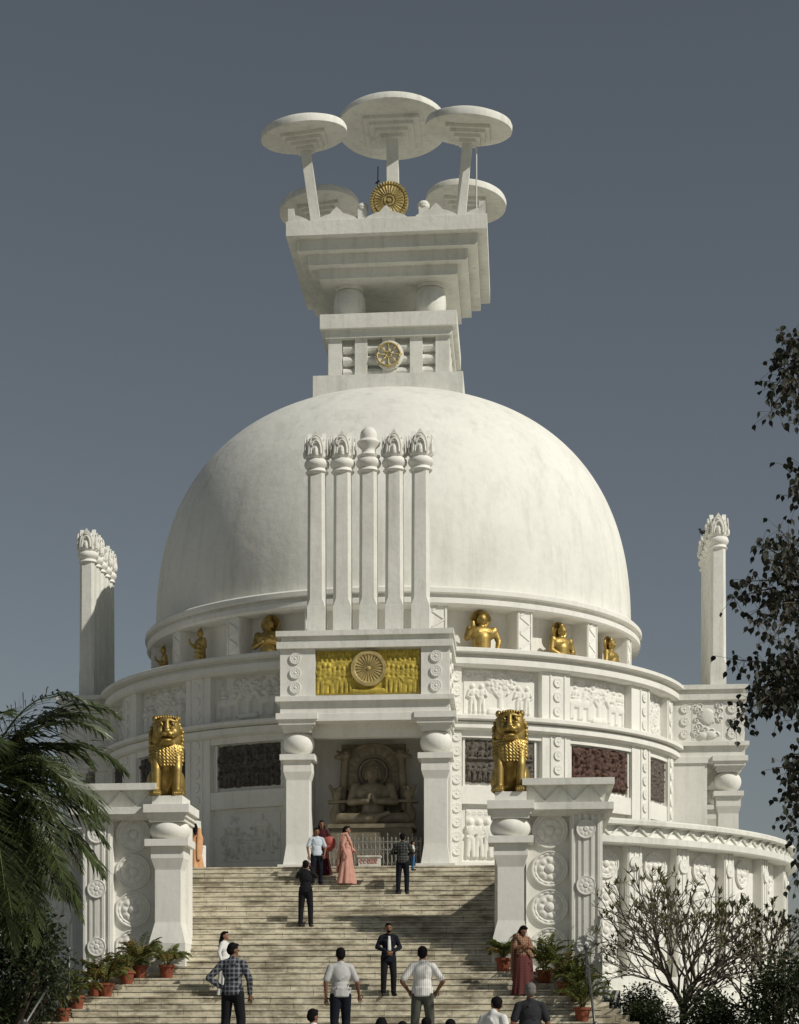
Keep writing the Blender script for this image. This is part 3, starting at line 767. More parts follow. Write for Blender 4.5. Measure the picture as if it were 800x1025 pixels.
# ================================================================== STAIRCASE
stairs = tag(empty('staircase', (0, -20, -.32)), 'wide stained marble staircase climbing to the porch of the stupa', 'staircase')
RIS = .156
def half(k):
    if k < 16: return 4.98
    if k < 22: return 4.12
    return {22: 5.0, 23: 5.15, 24: 5.4, 25: 6.05, 26: 6.2, 27: 6.45}.get(k, 6.45 + (k - 27) * .2)
Yk = []
y = -13.9
for k in range(0, 34):
    Yk.append(y); y -= .30
    if k == 10: y -= 1.5
for k in range(0, 33):
    z = FLOOR - k * RIS; hw = half(k); rng = random.Random(k)
    if k == 16: hw = 4.98
    m = MB()
    zb = z - RIS - .01 if k < 32 else -.34
    yb = Yk[k - 1] + .05 if k else -13.5
    # the stone body of one step with its tread slab proud of the riser
    m.box(-hw, hw, Yk[k], yb, zb - .25, z - .062)
    m.box(-hw + .01, hw - .01, Yk[k] + .05, yb, z - .065, z - .03)
    yb2 = Yk[k - 1] - .001 if k else -13.5
    n = max(3, int(hw * 2 / 2.2)); x = -hw - .02
    for q in range(n):                      # individual tread slabs, each laid a hair differently
        x1 = -hw - .02 + (2 * hw + .04) * (q + 1) / n; dz = rng.uniform(-.003, .003); dy = rng.uniform(-.003, .003)
        m.box(x + .002, x1 - .002, Yk[k] - .012 + dy, yb2, z - .04 + dz, z + dz); x = x1
    m.build('step', MARBLE, stairs)
def ystep(k): return Yk[k]
def zstep(k): return FLOOR - k * RIS
# flank walls of the upper flight
for sx in (-1, 1):
    m = MB(); m.box(min(sx * 4.98, sx * 5.4), max(sx * 4.98, sx * 5.4), -20.4, -14.8, 1.0, 5.0); m.build('flank_wall', WHITE, stairs)

# ================================================================== GATE PILLARS WITH MEDALLION PIERS
PY = -21.3
def gate(sg):
    g = tag(empty('gate_pier', (sg * 5.2, PY + .6, 0)), 'white medallion pier and lion pillar on the %s side of the stairs' % ('left' if sg < 0 else 'right'), 'pier', 'piers either side of the stairs')
    def X(a, b): return (min(sg * a, sg * b), max(sg * a, sg * b))
    def bx(m, a, b, y0, y1, z0, z1): x0, x1 = X(a, b); m.box(x0, x1, y0, y1, z0, z1)
    def fr(m, r0, z0, r1, z1):
        a = X(r0[0], r0[1]); b = X(r1[0], r1[1]); m.frus((*a, r0[2], r0[3]), z0, (*b, r1[2], r1[3]), z1)
    # lion pillar: centre x 4.3
    c = 4.32; y = PY + .47
    m = MB()
    bx(m, c - .33, c + .33, y - .33, y + .33, 1.2, 4.5)
    bx(m, c - .42, c + .42, y - .42, y + .42, 4.36, 4.66)
    fr(m, (c - .33, c + .33, y - .33, y + .33), 4.08, (c - .42, c + .42, y - .42, y + .42), 4.361)
    fr(m, (c - .47, c + .47, y - .45, y + .45), 2.2, (c - .33, c + .33, y - .33, y + .33), 2.75); bx(m, c - .47, c + .47, y - .45, y + .45, 1.0, 2.2)
    bx(m, c - .41, c + .45, y + .33, y + 1.0, 1.2, 5.3)       # rear pilaster
    pl = m.build('lion_pillar', WHITE, g)
    m = MB(); bx(m, c - .56, c + .56, y - .54, y + .54, 4.66, 4.84); m.build('abacus', WHITE, pl)
    m = MB(); m.lathe([(.34, 4.83)] + [(.52 * math.cos(t) ** .7, 5.08 + .29 * math.sin(t)) for t in [R_(q) for q in range(-62, 63, 8)]] + [(.34, 5.32)], sg * c, y, 40); m.build('ball_capital', WHITE, pl, smooth=True, angle=50)
    m = MB()
    for q, (e, z0, z1) in enumerate(((.46, 5.28, 5.38), (.51, 5.38, 5.50), (.585, 5.50, 5.71))): bx(m, c - e, c + e, y - e - .002 * q, y + 1.0, z0, z1 + .001)
    bx(m, c - .39, c + .39, y - .43, y + .75, 5.71, 5.94)
    m.build('stepped_capital', WHITE, pl)
    # pier block
    m = MB()
    bx(m, 4.7, 6.6, PY + .6, PY + 1.5, -1.0, 5.5)
    bx(m, 5.78, 6.58, PY + .34, PY + .6, .6, 5.5)
    bx(m, 6.2, 6.58, PY + 1.5, PY + 7.8, -1.0, 5.5)
    wl = m.build('pier_wall', WHITE, g)
    m = MB(); bx(m, 4.9, 6.75, PY + .2, PY + 1.6, -1.0, 1.25); bx(m, 6.2, 7.0, PY - .2, PY + 1.4, -1.0, 1.0); m.build('plinth', WORN, g)
    m = MB()
    for q in (5.86, 6.02, 6.34, 6.5): bx(m, q - .035, q + .035, PY + .30, PY + .341, 1.4, 5.47)
    bx(m, 6.12, 6.24, PY + .30, PY + .341, 1.4, 5.47)
    m.build('fluting', WHITE, wl)
    m = MB()
    for x0_, x1_, ya, yb_ in ((0, 0, 0, 1.75), (1.5, 0, 1.75, 7.5)):
        bx(m, 4.6 + x0_, 6.85, PY + .02 + ya, PY + yb_, 5.48, 5.66)
        fr(m, (4.7 + x0_, 6.62, PY + .28 + ya, PY + yb_), 5.66, (4.7 + x0_, 6.70, PY + .18 + ya, PY + yb_), 6.09)
        bx(m, 4.6 + x0_, 6.87, PY + ya, PY + yb_, 6.09, 6.26)
        fr(m, (4.7 + x0_, 6.6, PY + .33 + ya, PY + yb_), 5.36, (4.65 + x0_, 6.77, PY + .08 + ya, PY + yb_), 5.481)
    cn = m.build('pier_cornice', WORN, g)
    m = MB(); x = 4.8; up = True
    while x < 6.6:
        z0, z1 = (6.06, 5.70) if up else (5.70, 6.06)
        yy = lambda z: PY + .28 - .1 * (z - 5.66) / .43 - .012
        m.bar((sg * x, yy(z0), z0), (sg * (x + .36), yy(z1), z1), .045, .05, (0, -1, 0)); x += .36; up = not up
    m.build('zigzag_band', WORN, cn)
    for z in (5.02, 4.06, 3.10, 2.14):
        m = MB(); m.disc((sg * 5.29, PY + .6, z), (1, 0, 0), (0, 0, 1), (0, -1, 0), .45, med_h, 26, 72); m.build('medallion', WHITE, g, smooth=True, angle=45)
    for z in (5.02, 3.62, 2.14):
        m = MB(); m.disc((sg * 6.18, PY + .30, z), (1, 0, 0), (0, 0, 1), (0, -1, 0), .24, ros_h, 10, 32, 0); m.build('rosette', WHITE, g)
    return g
gate(-1); gate(1)

# ================================================================== GOLDEN LIONS
def lion(X, Y, Z, label, turn):
    g = tag(empty('lion_statue', (X, Y, Z), turn), label, 'statue', 'golden lions on the gate pillars')
    b = Blob(True)
    b.cap((0, .42, .40), .33, (0, .06, 1.0), .31).cap((0, .04, 1.0), .33, (0, .02, 1.45), .31)       # trunk and neck
    for s in (-1, 1):
        b.ell((s * .31, .30, .34), (.16, .36, .35)); b.cap((s * .33, .2, .12), .11, (s * .35, -.08, .09), .09); b.ell((s * .35, -.14, .07), (.10, .13, .075))
        b.chain([(s * .235, -.12, 1.02), (s * .25, -.22, .66), (s * .245, -.24, .14)], (.15, .118, .098))
        b.ell((s * .245, -.32, .085), (.125, .17, .085))
        for q in (-.072, -.024, .024, .072): b.ell((s * .245 + q, -.47, .055), (.03, .06, .05))
        b.ell((s * .27, -.10, 1.87), (.075, .055, .09)); b.ell((s * .27, -.15, 1.87), (.045, .035, .055))      # ears
        b.ell((s * .15, -.34, 1.52), (.125, .11, .13))                                                 # cheeks
        b.cap((s * .05, -.41, 1.81), .034, (s * .22, -.35, 1.775), .030)                              # brow
        b.ell((s * .135, -.385, 1.70), (.058, .045, .042))                                             # eyeball
        b.cap((s * .08, -.40, 1.655), .018, (s * .2, -.355, 1.67), .015)
        b.ell((s * .07, -.485, 1.46), (.085, .075, .065))                                              # muzzle pads
        b.cap((s * .14, -.43, 1.395), .02, (s * .21, -.34, 1.44), .018)
    b.ell((0, -.08, 1.62), (.335, .30, .36)); b.ell((0, -.06, 1.74), (.29, .25, .19))
    b.cap((0, -.40, 1.80), .05, (0, -.49, 1.56), .07)
    b.ell((0, -.545, 1.545), (.075, .04, .038)).cap((-.04, -.56, 1.52), .022, (.04, -.56, 1.52), .022)
    b.ell((0, -.42, 1.315), (.135, .11, .05)).ell((0, -.34, 1.27), (.17, .12, .08))
    b.ell((0, .02, 1.42), (.38, .30, .42))                                                             # mane mass behind the face
    b.cap((0, .72, .1), .06, (.2, .85, .08), .05)
    b.build('body', GOLD, g, .016, 2)
    mn = Blob()
    for q in range(13):                         # twisted ropes of the ruff on the chest
        a = R_(-72 + 144 * q / 12); L = 7 if abs(q - 6) < 4 else 6
        for k in range(L):
            z = 1.21 - (.40 + .05 * (abs(q - 6) < 3)) * k / (L - 1); R0 = .335 + .035 * math.sin(PI * k / L)
            x0, y0 = R0 * 1.06 * math.sin(a), .02 - R0 * 1.06 * math.cos(a)
            mn.cap((x0 - .022, y0, z + .03), .027, (x0 + .022, y0 - .006, z - .03), .024)
    for sd in (-1, 1):                          # rows of small curls down the sides and back
        for i in range(6):
            a = R_(78 + i * 20)
            for k in range(11):
                z = 1.84 - k * .093; R0 = .385 - .13 * max(0, (z - 1.60)) / .24
                x0, y0 = sd * R0 * math.sin(a), .03 - R0 * .82 * math.cos(a)
                mn.ell((x0 + (.010 if (i + k) % 2 else -.010), y0, z), (.045, .05, .055))
    for q in range(8): mn.ell((-.21 + .42 * q / 7, -.24, 1.905 - .5 * (-.21 + .42 * q / 7) ** 2), (.03, .05, .042))
    mn.build('mane', GOLD, g, .012, 1)
    g.scale = (1.06, 1.06, 1.06)
    for s in (-1, 1):
        m = MB(); m.disc((s * .135, -.428, 1.70), (1, 0, 0), (0, 0, 1), (0, -1, 0), .022, lambda r, t: .01 * (1 - r), 3, 12); m.build('pupil', DARKMET, g, world=False)
lion(-4.42, PY + .5, 5.94, 'golden seated lion on the left pillar, turned slightly towards the stairs', R_(12))
lion(4.30, PY + .5, 5.94, 'golden seated lion on the right pillar, in front of the grey stone panel', R_(-1))

# ================================================================== GOLDEN BUDDHAS IN THE NICHES
def gbud(ang, kind, label, hgt):
    O, U, V, Nn = cylframe(ang, 8.42, 11.78)
    g = tag(empty('buddha_figure', O, R_(ang)), label, 'statue', 'golden figures in the niches below the dome')
    s = hgt / 1.7; b = Blob(True); g.scale = (1.16, 1, 1)
    P = lambda x, y, z: (x * s, y * s, z * s)
    if kind == 'stand':
        b.chain([P(0, .03, .1), P(0, 0, .75), P(0, 0, 1.1)], (.2 * s, .19 * s, .17 * s)).ell(P(0, 0, 1.25), (.2 * s, .13 * s, .2 * s)); hz = 1.6
        b.chain([P(-.2, 0, 1.35), P(-.26, -.05, 1.1), P(-.3, -.26, 1.26)], (.07 * s, .055 * s, .045 * s)); b.cap(P(-.3, -.28, 1.3), .04 * s, P(-.3, -.29, 1.42), .03 * s)
        b.chain([P(.2, 0, 1.35), P(.27, 0, 1.05), P(.22, -.14, .9)], (.07 * s, .055 * s, .045 * s))
        for q in range(6): b.cap(P(-.15, -.17, 1.2 - q * .16), .03 * s, P(.15, -.15, 1.1 - q * .16), .03 * s)
    else:
        b.cap(P(-.5, -.1, .14), .15 * s, P(.15, -.34, .14), .12 * s).cap(P(.5, -.1, .14), .15 * s, P(-.15, -.34, .14), .12 * s).ell(P(0, 0, .2), (.36 * s, .24 * s, .2 * s))
        b.cap(P(0, 0, .35), .25 * s, P(0, 0, .7), .26 * s).ell(P(0, -.02, .84), (.40 * s, .2 * s, .25 * s)); hz = 1.30
        for q in (-1, 1): b.ell(P(q * .34, 0, .93), (.13 * s, .13 * s, .12 * s))
        b.cap(P(0, 0, 1.0), .1 * s, P(0, 0, 1.15), .09 * s)
        for q in (-1, 1): b.ell(P(q * .13, -.17, .86), (.09 * s, .05 * s, .08 * s))
        if kind == 'bless':
            b.chain([P(-.36, 0, .98), P(-.48, -.1, .66), P(-.36, -.26, .98)], (.11 * s, .09 * s, .06 * s)); b.cap(P(-.36, -.28, 1.02), .07 * s, P(-.36, -.29, 1.14), .05 * s)
            b.chain([P(.36, 0, .98), P(.5, -.02, .62), P(.4, -.2, .34)], (.11 * s, .09 * s, .07 * s))
        elif kind == 'teach':
            for q in (-1, 1): b.chain([P(q * .36, 0, .98), P(q * .44, -.06, .6), P(q * .06, -.3, .68)], (.11 * s, .09 * s, .06 * s))
        else:
            for q in (-1, 1): b.chain([P(q * .36, 0, .98), P(q * .45, -.04, .58), P(q * .08, -.3, .32)], (.11 * s, .09 * s, .06 * s))
    h = 1 if kind != 'stand' else .8
    b.ell(P(0, -.03, hz), (.135 * s * h, .15 * s * h, .19 * s * h)).ell(P(0, 0, hz + .2 * h), (.08 * s * h, .08 * s * h, .07 * s * h)).cap(P(0, 0, hz - .3 * h), .08 * s * h, P(0, 0, hz), .08 * s * h)
    for q in (-1, 1): b.cap(P(q * .03, -.165 * h, hz + .065 * h), .013 * s, P(q * .09, -.145 * h, hz + .06 * h), .011 * s); b.ell(P(q * .055, -.155 * h, hz + .02 * h), (.024 * s, .014 * s, .012 * s))
    b.ell(P(0, -.165 * h, hz - .075 * h), (.04 * s, .018 * s, .014 * s)).cap(P(0, -.165 * h, hz + .03), .016 * s, P(0, -.19 * h, hz - .03), .022 * s)
    for q in (-1, 1): b.cap(P(q * .135 * h, -.02, hz + .03), .022 * s, P(q * .13 * h, -.02, hz - .12 * h), .025 * s)
    b.build('body', GOLD, g, .015, 3)
    if kind in ('bless', 'med', 'teach'):
        m = MB(); Mx = Matrix.Translation((0, .12 * s, (hz + .02) * s)) @ Matrix.Rotation(PI / 2, 4, 'X')
        m.lathe([(1e-6, -.02), (.29 * s, -.02), (.31 * s, 0), (.31 * s, .03), (.28 * s, .05), (.25 * s, .03), (1e-6, .03)], seg=36, M=Mx)
        m.build('halo', GOLD, g, smooth=True, angle=40, world=False)
gbud(23.4, 'bless', 'golden bust with raised right hand in the niche just right of the porch roof', 1.68)
gbud(44.4, 'med', 'golden meditating figure in the second niche right of the porch', 1.60)
gbud(64.4, 'med', 'golden meditating figure at the far right end of the dome drum', 1.58)
gbud(-24.4, 'teach', 'golden figure with joined hands and halo beside the left end of the porch roof', 1.68)
gbud(-45.3, 'stand', 'golden standing figure raising one hand in the niche left of the porch', 1.48)
gbud(-65.5, 'stand', 'dark golden standing figure at the far left end of the dome drum', 1.42)

# ================================================================== STONE BUDDHA IN THE PORCH
sb = tag(empty('seated_buddha', (.12, -11.05, FLOOR)), 'large stone buddha seated cross-legged inside the porch behind the railing', 'statue')
m = MB(); m.box(-1.32, 1.32, -.75, .7, 0, 1.05); m.box(-1.2, 1.2, -.72, .7, 1.05, 1.32); m.box(-1.3, 1.3, -.8, .7, 1.32, 1.44); m.build('throne', BUDST, sb, world=False)
b = Blob(True)
b.cap((-.95, -.15, 1.32), .2, (.1, -.55, 1.28), .17).cap((.95, -.15, 1.32), .2, (-.1, -.5, 1.28), .17).ell((0, 0, 1.35), (.65, .45, .25))
b.cap((.15, -.62, 1.34), .09, (.5, -.52, 1.46), .07)
b.cap((0, 0, 1.45), .36, (0, 0, 1.8), .33).ell((0, -.02, 2.12), (.52, .27, .34))
for s in (-1, 1):
    b.chain([(s * .52, 0, 2.32), (s * .66, -.08, 1.86), (s * .12, -.46, 1.83)], (.15, .13, .085)); b.ell((s * .07, -.50, 1.93), (.06, .05, .1))
    for q in range(4): b.cap((s * (.03 + q * .025), -.53, 1.95), .016, (s * (.02 + q * .025), -.54, 2.06 - q * .012), .012)
    b.ell((s * .2, -.22, 2.12), (.14, .08, .12)); b.cap((s * .205, -.02, 2.78), .035, (s * .2, -.02, 2.58), .04)
b.cap((0, 0, 2.35), .14, (0, -.02, 2.6), .13).ell((0, -.05, 2.72), (.205, .22, .27)).ell((0, 0, 3.0), (.12, .12, .1)).ell((0, .02, 2.84), (.215, .21, .17))
b.cap((0, -.255, 2.76), .018, (0, -.29, 2.68), .034).ell((0, -.25, 2.60), (.06, .03, .018)).ell((0, -.25, 2.575), (.045, .03, .016))
for s in (-1, 1): b.cap((s * .04, -.255, 2.795), .014, (s * .13, -.225, 2.80), .012); b.ell((s * .08, -.245, 2.745), (.035, .02, .014))
bo = b.build('body', BUDST, sb, .02, 2); bo.location.z = .32
m = MB()
def hl(r, t):
    if r < .52: return .02
    if r < .58: return .07
    if r < .90: return .03 + .03 * abs(math.cos(12 * t)) * math.sin((r - .58) / .32 * PI)
    return .08
m.disc((0, .28, 3.08), (1, 0, 0), (0, 0, 1), (0, -1, 0), .92, hl, 26, 96, -.1); halo = m.build('halo', BUDST, sb, smooth=True, angle=40, world=False)
m = MB(); m.disc((0, .24, 3.08), (1, 0, 0), (0, 0, 1), (0, -1, 0), .44, lambda r, t: .06 if r > .85 else .02, 14, 64, -.02); m.build('inner_halo', BUDST, halo, world=False)
m = MB(); Hm = motif('lotus', 2.9, 2.4, 9, .03); 
m.grid(Hm * 1.2, lambda u, v, h: (-.98 + 1.96 * u, .36 - h, 1.3 + 2.68 * v)); m.build('carved_back', BUDST, sb, smooth=True, world=False)
for s in (-1, 1):
    b = Blob()
    b.ell((s * .86, .15, 3.62), (.2, .14, .18)).cap((s * .8, .1, 3.6), .12, (s * 1.12, .05, 3.55), .07).cap((s * .86, .2, 3.5), .12, (s * .95, .2, 2.0), .14)
    for q in range(5): b.ell((s * (.74 + q * .08), .02, 3.6 + .12 * math.sin(q * 2)), (.05, .05, .05))
    b.box(min(s * .7, s * 1.36), max(s * .7, s * 1.36), -.1, .3, 2.15, 2.24)
    b.ell((s * 1.12, .08, 1.78), (.2, .15, .3)).cap((s * 1.1, .05, 1.4), .15, (s * 1.1, .05, 2.2), .1).ell((s * 1.08, -.03, 2.42), (.16, .12, .2)).cap((s * 1.16, -.02, 2.44), .08, (s * 1.3, -.05, 2.68), .045).ell((s * .98, -.08, 2.6), (.08, .09, .08))
    b.build('side_beast', BUDST, sb, .022, 1)
# porch railing
rl = tag(empty('railing', (.03, -12.25, FLOOR)), 'pale spiked metal railing across the porch in front of the stone buddha', 'railing')
m = MB(); y = -12.25
for z in (.14, .62, .86): m.bar((-1.6, y, FLOOR + z), (1.66, y, FLOOR + z), .035)
m.build('rail', IRONW, rl)
m = MB(); n = 27
for q in range(n):
    x = -1.57 + 3.2 * q / (n - 1); tall = q % 3 == 0
    m.tube([(x, y, FLOOR), (x, y, FLOOR + (1.02 if tall else .9))], .016 if not tall else .022, 6)
    z = FLOOR + (1.02 if tall else .9); m.lathe([(.012, z), (.03, z + .03), (1e-6, z + .12)], x, y, 6)
    if q < n - 1:
        xc = x + 1.6 / (n - 1)
        m.tube([(xc + .05 * math.cos(R_(a)), y, FLOOR + .74 + .09 * math.sin(R_(a))) for a in range(0, 361, 45)], .009, 4)
        m.tube([(xc + .05 * math.cos(R_(a)), y, FLOOR + .38 + .18 * math.sin(R_(a))) for a in range(0, 361, 45)], .009, 4)
m.build('balusters', IRONW, rl)
# donation box with red lettering
SIGNW = simple('box_paint', (.62, .60, .54), .6); SIGNR = simple('red_lettering', (.38, .05, .03), .6, bump=0)
bx_ = tag(empty('donation_box', (at(370, -13.3), -13.3, FLOOR)), 'low white box with red lettering in front of the porch railing', 'box')
m = MB(); m.box(-.31, .31, -.18, .18, 0, .3); m.build('body', SIGNW, bx_, world=False)
m = MB(); m.box(-.345, .345, -.215, .215, .3, .345); m.build('lid', SIGNW, bx_, world=False)
m = MB(); rng = random.Random(3)
for x in (-.23, -.13, -.02, .06, .13, .2):
    r = .034
    m.tube([(x + r * math.cos(R_(a)), -.19, .2 + r * math.sin(R_(a))) for a in range(-30, 250, 35)], .008, 4)
    m.tube([(x - r, -.19, .19), (x - r * rng.uniform(-.4, .8), -.19, .13), (x + r, -.19, .12)], .008, 4)
m.build('lettering', SIGNR, bx_, world=False)

# ================================================================== PEOPLE
def cloth(name, col, **k): return simple(name, col, .9, var=.12, scale=5, bump=.25, spec=.15, dist=.02, **k)
def plaid(name, c1, c2, sc):
    m, nt, p = newmat(name); L = nt.links
    tc = N(nt, 'ShaderNodeTexCoord'); sp = N(nt, 'ShaderNodeSeparateXYZ'); L.new(tc.outputs['Object'], sp.inputs[0])
    outs = []
    for i in (0, 2):
        w = N(nt, 'ShaderNodeMath', operation='MULTIPLY'); w.inputs[1].default_value = sc; L.new(sp.outputs[i], w.inputs[0])
        s_ = N(nt, 'ShaderNodeMath', operation='SINE'); L.new(w.outputs[0], s_.inputs[0])
        g = N(nt, 'ShaderNodeMath', operation='GREATER_THAN'); g.inputs[1].default_value = .35; L.new(s_.outputs[0], g.inputs[0]); outs.append(g)
    a = N(nt, 'ShaderNodeMath', operation='ADD'); L.new(outs[0].outputs[0], a.inputs[0]); L.new(outs[1].outputs[0], a.inputs[1])
    h = N(nt, 'ShaderNodeMath', operation='MULTIPLY'); h.inputs[1].default_value = .5; L.new(a.outputs[0], h.inputs[0])
    mx = N(nt, 'ShaderNodeMix', data_type='RGBA'); mx.inputs['A'].default_value = (*c1, 1); mx.inputs['B'].default_value = (*c2, 1); L.new(h.outputs[0], mx.inputs[0])
    L.new(mx.outputs['Result'], p.inputs['Base Color']); p.inputs['Roughness'].default_value = .9
    return m
def stripes(name, c1, c2, sc):
    m, nt, p = newmat(name); L = nt.links
    tc = N(nt, 'ShaderNodeTexCoord'); sp = N(nt, 'ShaderNodeSeparateXYZ'); L.new(tc.outputs['Object'], sp.inputs[0])
    w = N(nt, 'ShaderNodeMath', operation='MULTIPLY'); w.inputs[1].default_value = sc; L.new(sp.outputs[0], w.inputs[0])
    s_ = N(nt, 'ShaderNodeMath', operation='SINE'); L.new(w.outputs[0], s_.inputs[0])
    r = ramp(nt, .55, .95, c1, c2); L.new(s_.outputs[0], r.inputs[0]); L.new(r.outputs[0], p.inputs['Base Color']); p.inputs['Roughness'].default_value = .9
    return m
def person(X, Y, Z, h, rz, label, top=None, bot=None, skin=SKIN, hair='short', hairm=HAIR, lh=None, rh=None, le=None, re=None,
           stance=.1, long=False, skirt=None, head=(0, 0), drape=None, coat=False, sleeves='short', lean=0, group='people on the stairs', belly=0, split=0, woman=False, hide_legs=False):
    """front of the figure is -y; lh/rh wrists, le/re elbows (metres for a 1.7 m figure); head = (forward nod, turn)"""
    g = tag(empty('person', (X, Y, Z), rz), label, 'person', group)
    s = h / 1.7; S = lambda p: (p[0] * s, p[1] * s, p[2] * s)
    sw = .145 if woman else .168
    ln = lambda p: (p[0], p[1] - lean * max(0, p[2] - .9), p[2])
    sh = [ln((q * sw, .0, 1.37)) for q in (-1, 1)]
    el = [ln(re or (-.25, .03, 1.13)), ln(le or (.25, .03, 1.13))]
    wr = [ln(rh or (-.26, -.06, .88)), ln(lh or (.26, -.06, .88))]
    hx, hy = head
    hc = ln((0, -.015 - .09 * hx, 1.585 - .03 * hx))
    feet = [(-stance, -.02 - split, 0), (stance, -.02 + split, 0)]
    b = Blob()
    b.ell(S(ln((0, 0, 1.25))), (sw * .86 * s, .105 * s, .2 * s)).ell(S(ln((0, -.01, 1.07))), ((.14 + belly) * s, (.10 + belly) * s, .15 * s)).ell(S((0, 0, .94)), (.155 * s, .11 * s, .12 * s))
    b.cap(S(ln((0, .0, 1.38))), .065 * s, S(hc), .05 * s).cap(S(ln((0, 0, 1.43))), .05 * s, S(sh[0]), .05 * s).cap(S(ln((0, 0, 1.43))), .05 * s, S(sh[1]), .05 * s)
    for i, q in enumerate((-1, 1)):
        b.chain([S(sh[i]), S(el[i]), S(wr[i])], (.055 * s, .042 * s, .027 * s))
        kn = ((q * .09 + feet[i][0]) / 2 + q * .01, -.03 + feet[i][1] * .5, .49)
        b.chain([S((q * .085, 0, .92)), S(kn), S((feet[i][0], feet[i][1] + .04, .08))], (.088 * s, .06 * s, .04 * s))
        b.cap(S((feet[i][0], feet[i][1] + .05, .05)), .04 * s, S((feet[i][0] + q * .03, feet[i][1] - .12, .03)), .03 * s)
    # head: skull, jaw, nose, chin, ears
    E = Matrix.Rotation(hy, 3, 'Z') @ Matrix.Rotation(hx * .6, 3, 'X')
    HC = Vector(hc)
    def hp(x, y, z): v = HC + E @ Vector((x, y, z)); return (v.x * s, v.y * s, v.z * s)
    b.ell(hp(0, .01, .02), (.079 * s, .096 * s, .10 * s)).cap(hp(0, -.035, -.03), .055 * s, hp(0, -.06, -.075), .035 * s)
    b.cap(hp(0, -.085, .0), .010 * s, hp(0, -.107, -.03), .014 * s)
    b.ell(hp(0, -.09, -.055), (.025 * s, .012 * s, .008 * s))
    for q in (-1, 1): b.ell(hp(q * .078, .01, -.01), (.012 * s, .02 * s, .03 * s))
    # hands with fingers
    ex = []
    for i, q in enumerate((-1, 1)):
        w = Vector(wr[i]); d = (w - Vector(el[i])).normalized(); side = d.cross(Vector((0, 1, 0)) if abs(d.y) < .8 else Vector((0, 0, 1))).normalized()
        pc = w + d * .05
        b.cap(S(w), .024 * s, S(pc + d * .015), .034 * s, None)
        nrm = side.cross(d).normalized()
        for k, (o, L) in enumerate(((-.03, .065), (-.01, .078), (.011, .073), (.03, .055))):
            p0 = pc + d * .03 + side * o; p1 = p0 + d * L * .55 + nrm * .006; p2 = p1 + d * L * .4 + nrm * .022
            t = MB(); t.tube([S(p0), S(p1), S(p2)], [.0095 * s, .0085 * s, .006 * s], 6); ex.append((t.v, t.f))
        t = MB(); p0 = w + d * .02 - side * .02; p1 = p0 - side * .035 + d * .03; p2 = p1 + d * .035 + nrm * .01; t.tube([S(p0), S(p1), S(p2)], [.012 * s, .011 * s, .008 * s], 6); ex.append((t.v, t.f))
    b.build('body', skin, g, .014 * s, 2, ex)
    m = MB()
    for q in (-1, 1):
        c = hp(q * .03, -.082, .012); m.lathe([(1e-6, -.008 * s), (.009 * s, -.003 * s), (.009 * s, .003 * s), (1e-6, .008 * s)], seg=8, M=Matrix.Translation(c))
    m.build('eyes', HAIR, g, world=False)
    hb_ = Blob()
    hb_.ell(hp(0, .022, .042), (.084 * s, .096 * s, .088 * s)).ell(hp(0, .045, .0), (.078 * s, .07 * s, .085 * s)).ell(hp(0, -.05, .095), (.05 * s, .04 * s, .03 * s))
    if hair == 'long':
        hb_.chain([hp(0, .05, .03), hp(0, .085, -.12), hp(0, .10, -.34)], (.085 * s, .085 * s, .05 * s))
        for q in (-1, 1): hb_.chain([hp(q * .06, .03, .02), hp(q * .075, .05, -.12), hp(q * .05, .08, -.26)], (.04 * s, .045 * s, .03 * s))
    if hair == 'xlong':
        hb_.chain([hp(0, .05, .03), hp(0, .10, -.15), hp(0, .13, -.5), hp(0, .13, -.7)], (.085 * s, .08 * s, .065 * s, .035 * s))
    if hair == 'beard': hb_.ell(hp(0, -.06, -.075), (.05 * s, .045 * s, .04 * s)); 
    if hair == 'cap':
        hb_.cap(hp(0, -.06, .06), .05 * s, hp(0, -.15, .05), .035 * s)
    hb_.build('hair', hairm, g, .012 * s, 1)
    if top:
        t = Blob(); o = .018
        t.ell(S(ln((0, 0, 1.25))), ((sw * .9 + o) * s, (.105 + o) * s, (.2 + .0) * s)).ell(S(ln((0, -.01, 1.07))), ((.128 + belly + o) * s, (.10 + belly + o + .004) * s, .17 * s))
        t.cap(S(ln((0, 0, 1.02))), (.13 + belly * .5) * s, S((0, 0, .885 if not coat else .80)), .135 * s, (1.33, 1.02, .22))
        t.cap(S(ln((0, 0, 1.41))), .07 * s, S(sh[0]), .058 * s).cap(S(ln((0, 0, 1.41))), .07 * s, S(sh[1]), .058 * s).cap(S(ln((0, .0, 1.42))), .075 * s, S(ln((0, 0, 1.455))), .058 * s)
        for i, q in enumerate((-1, 1)):
            e = Vector(el[i]); a = Vector(sh[i]); w = Vector(wr[i])
            if sleeves == 'short': t.cap(S(a), .064 * s, S(a.lerp(e, .8)), .062 * s)
            else: t.chain([S(a), S(e), S(e.lerp(w, .92))], (.064 * s, .055 * s, .042 * s))
        # folds
        rg = random.Random(int(X * 100))
        for k in range(7):
            z = .95 + .07 * k; a0 = rg.uniform(-1, 1)
            t.cap(S(ln((-.1 * a0 - .08, .10 * rg.choice((-1, 1)), z))), .018 * s, S(ln((.1 * a0, .115 * rg.choice((-1, 1)), z + rg.uniform(-.05, .05)))), .015 * s)
        t.build('shirt' if not coat else 'jacket', top, g, .014 * s, 1)
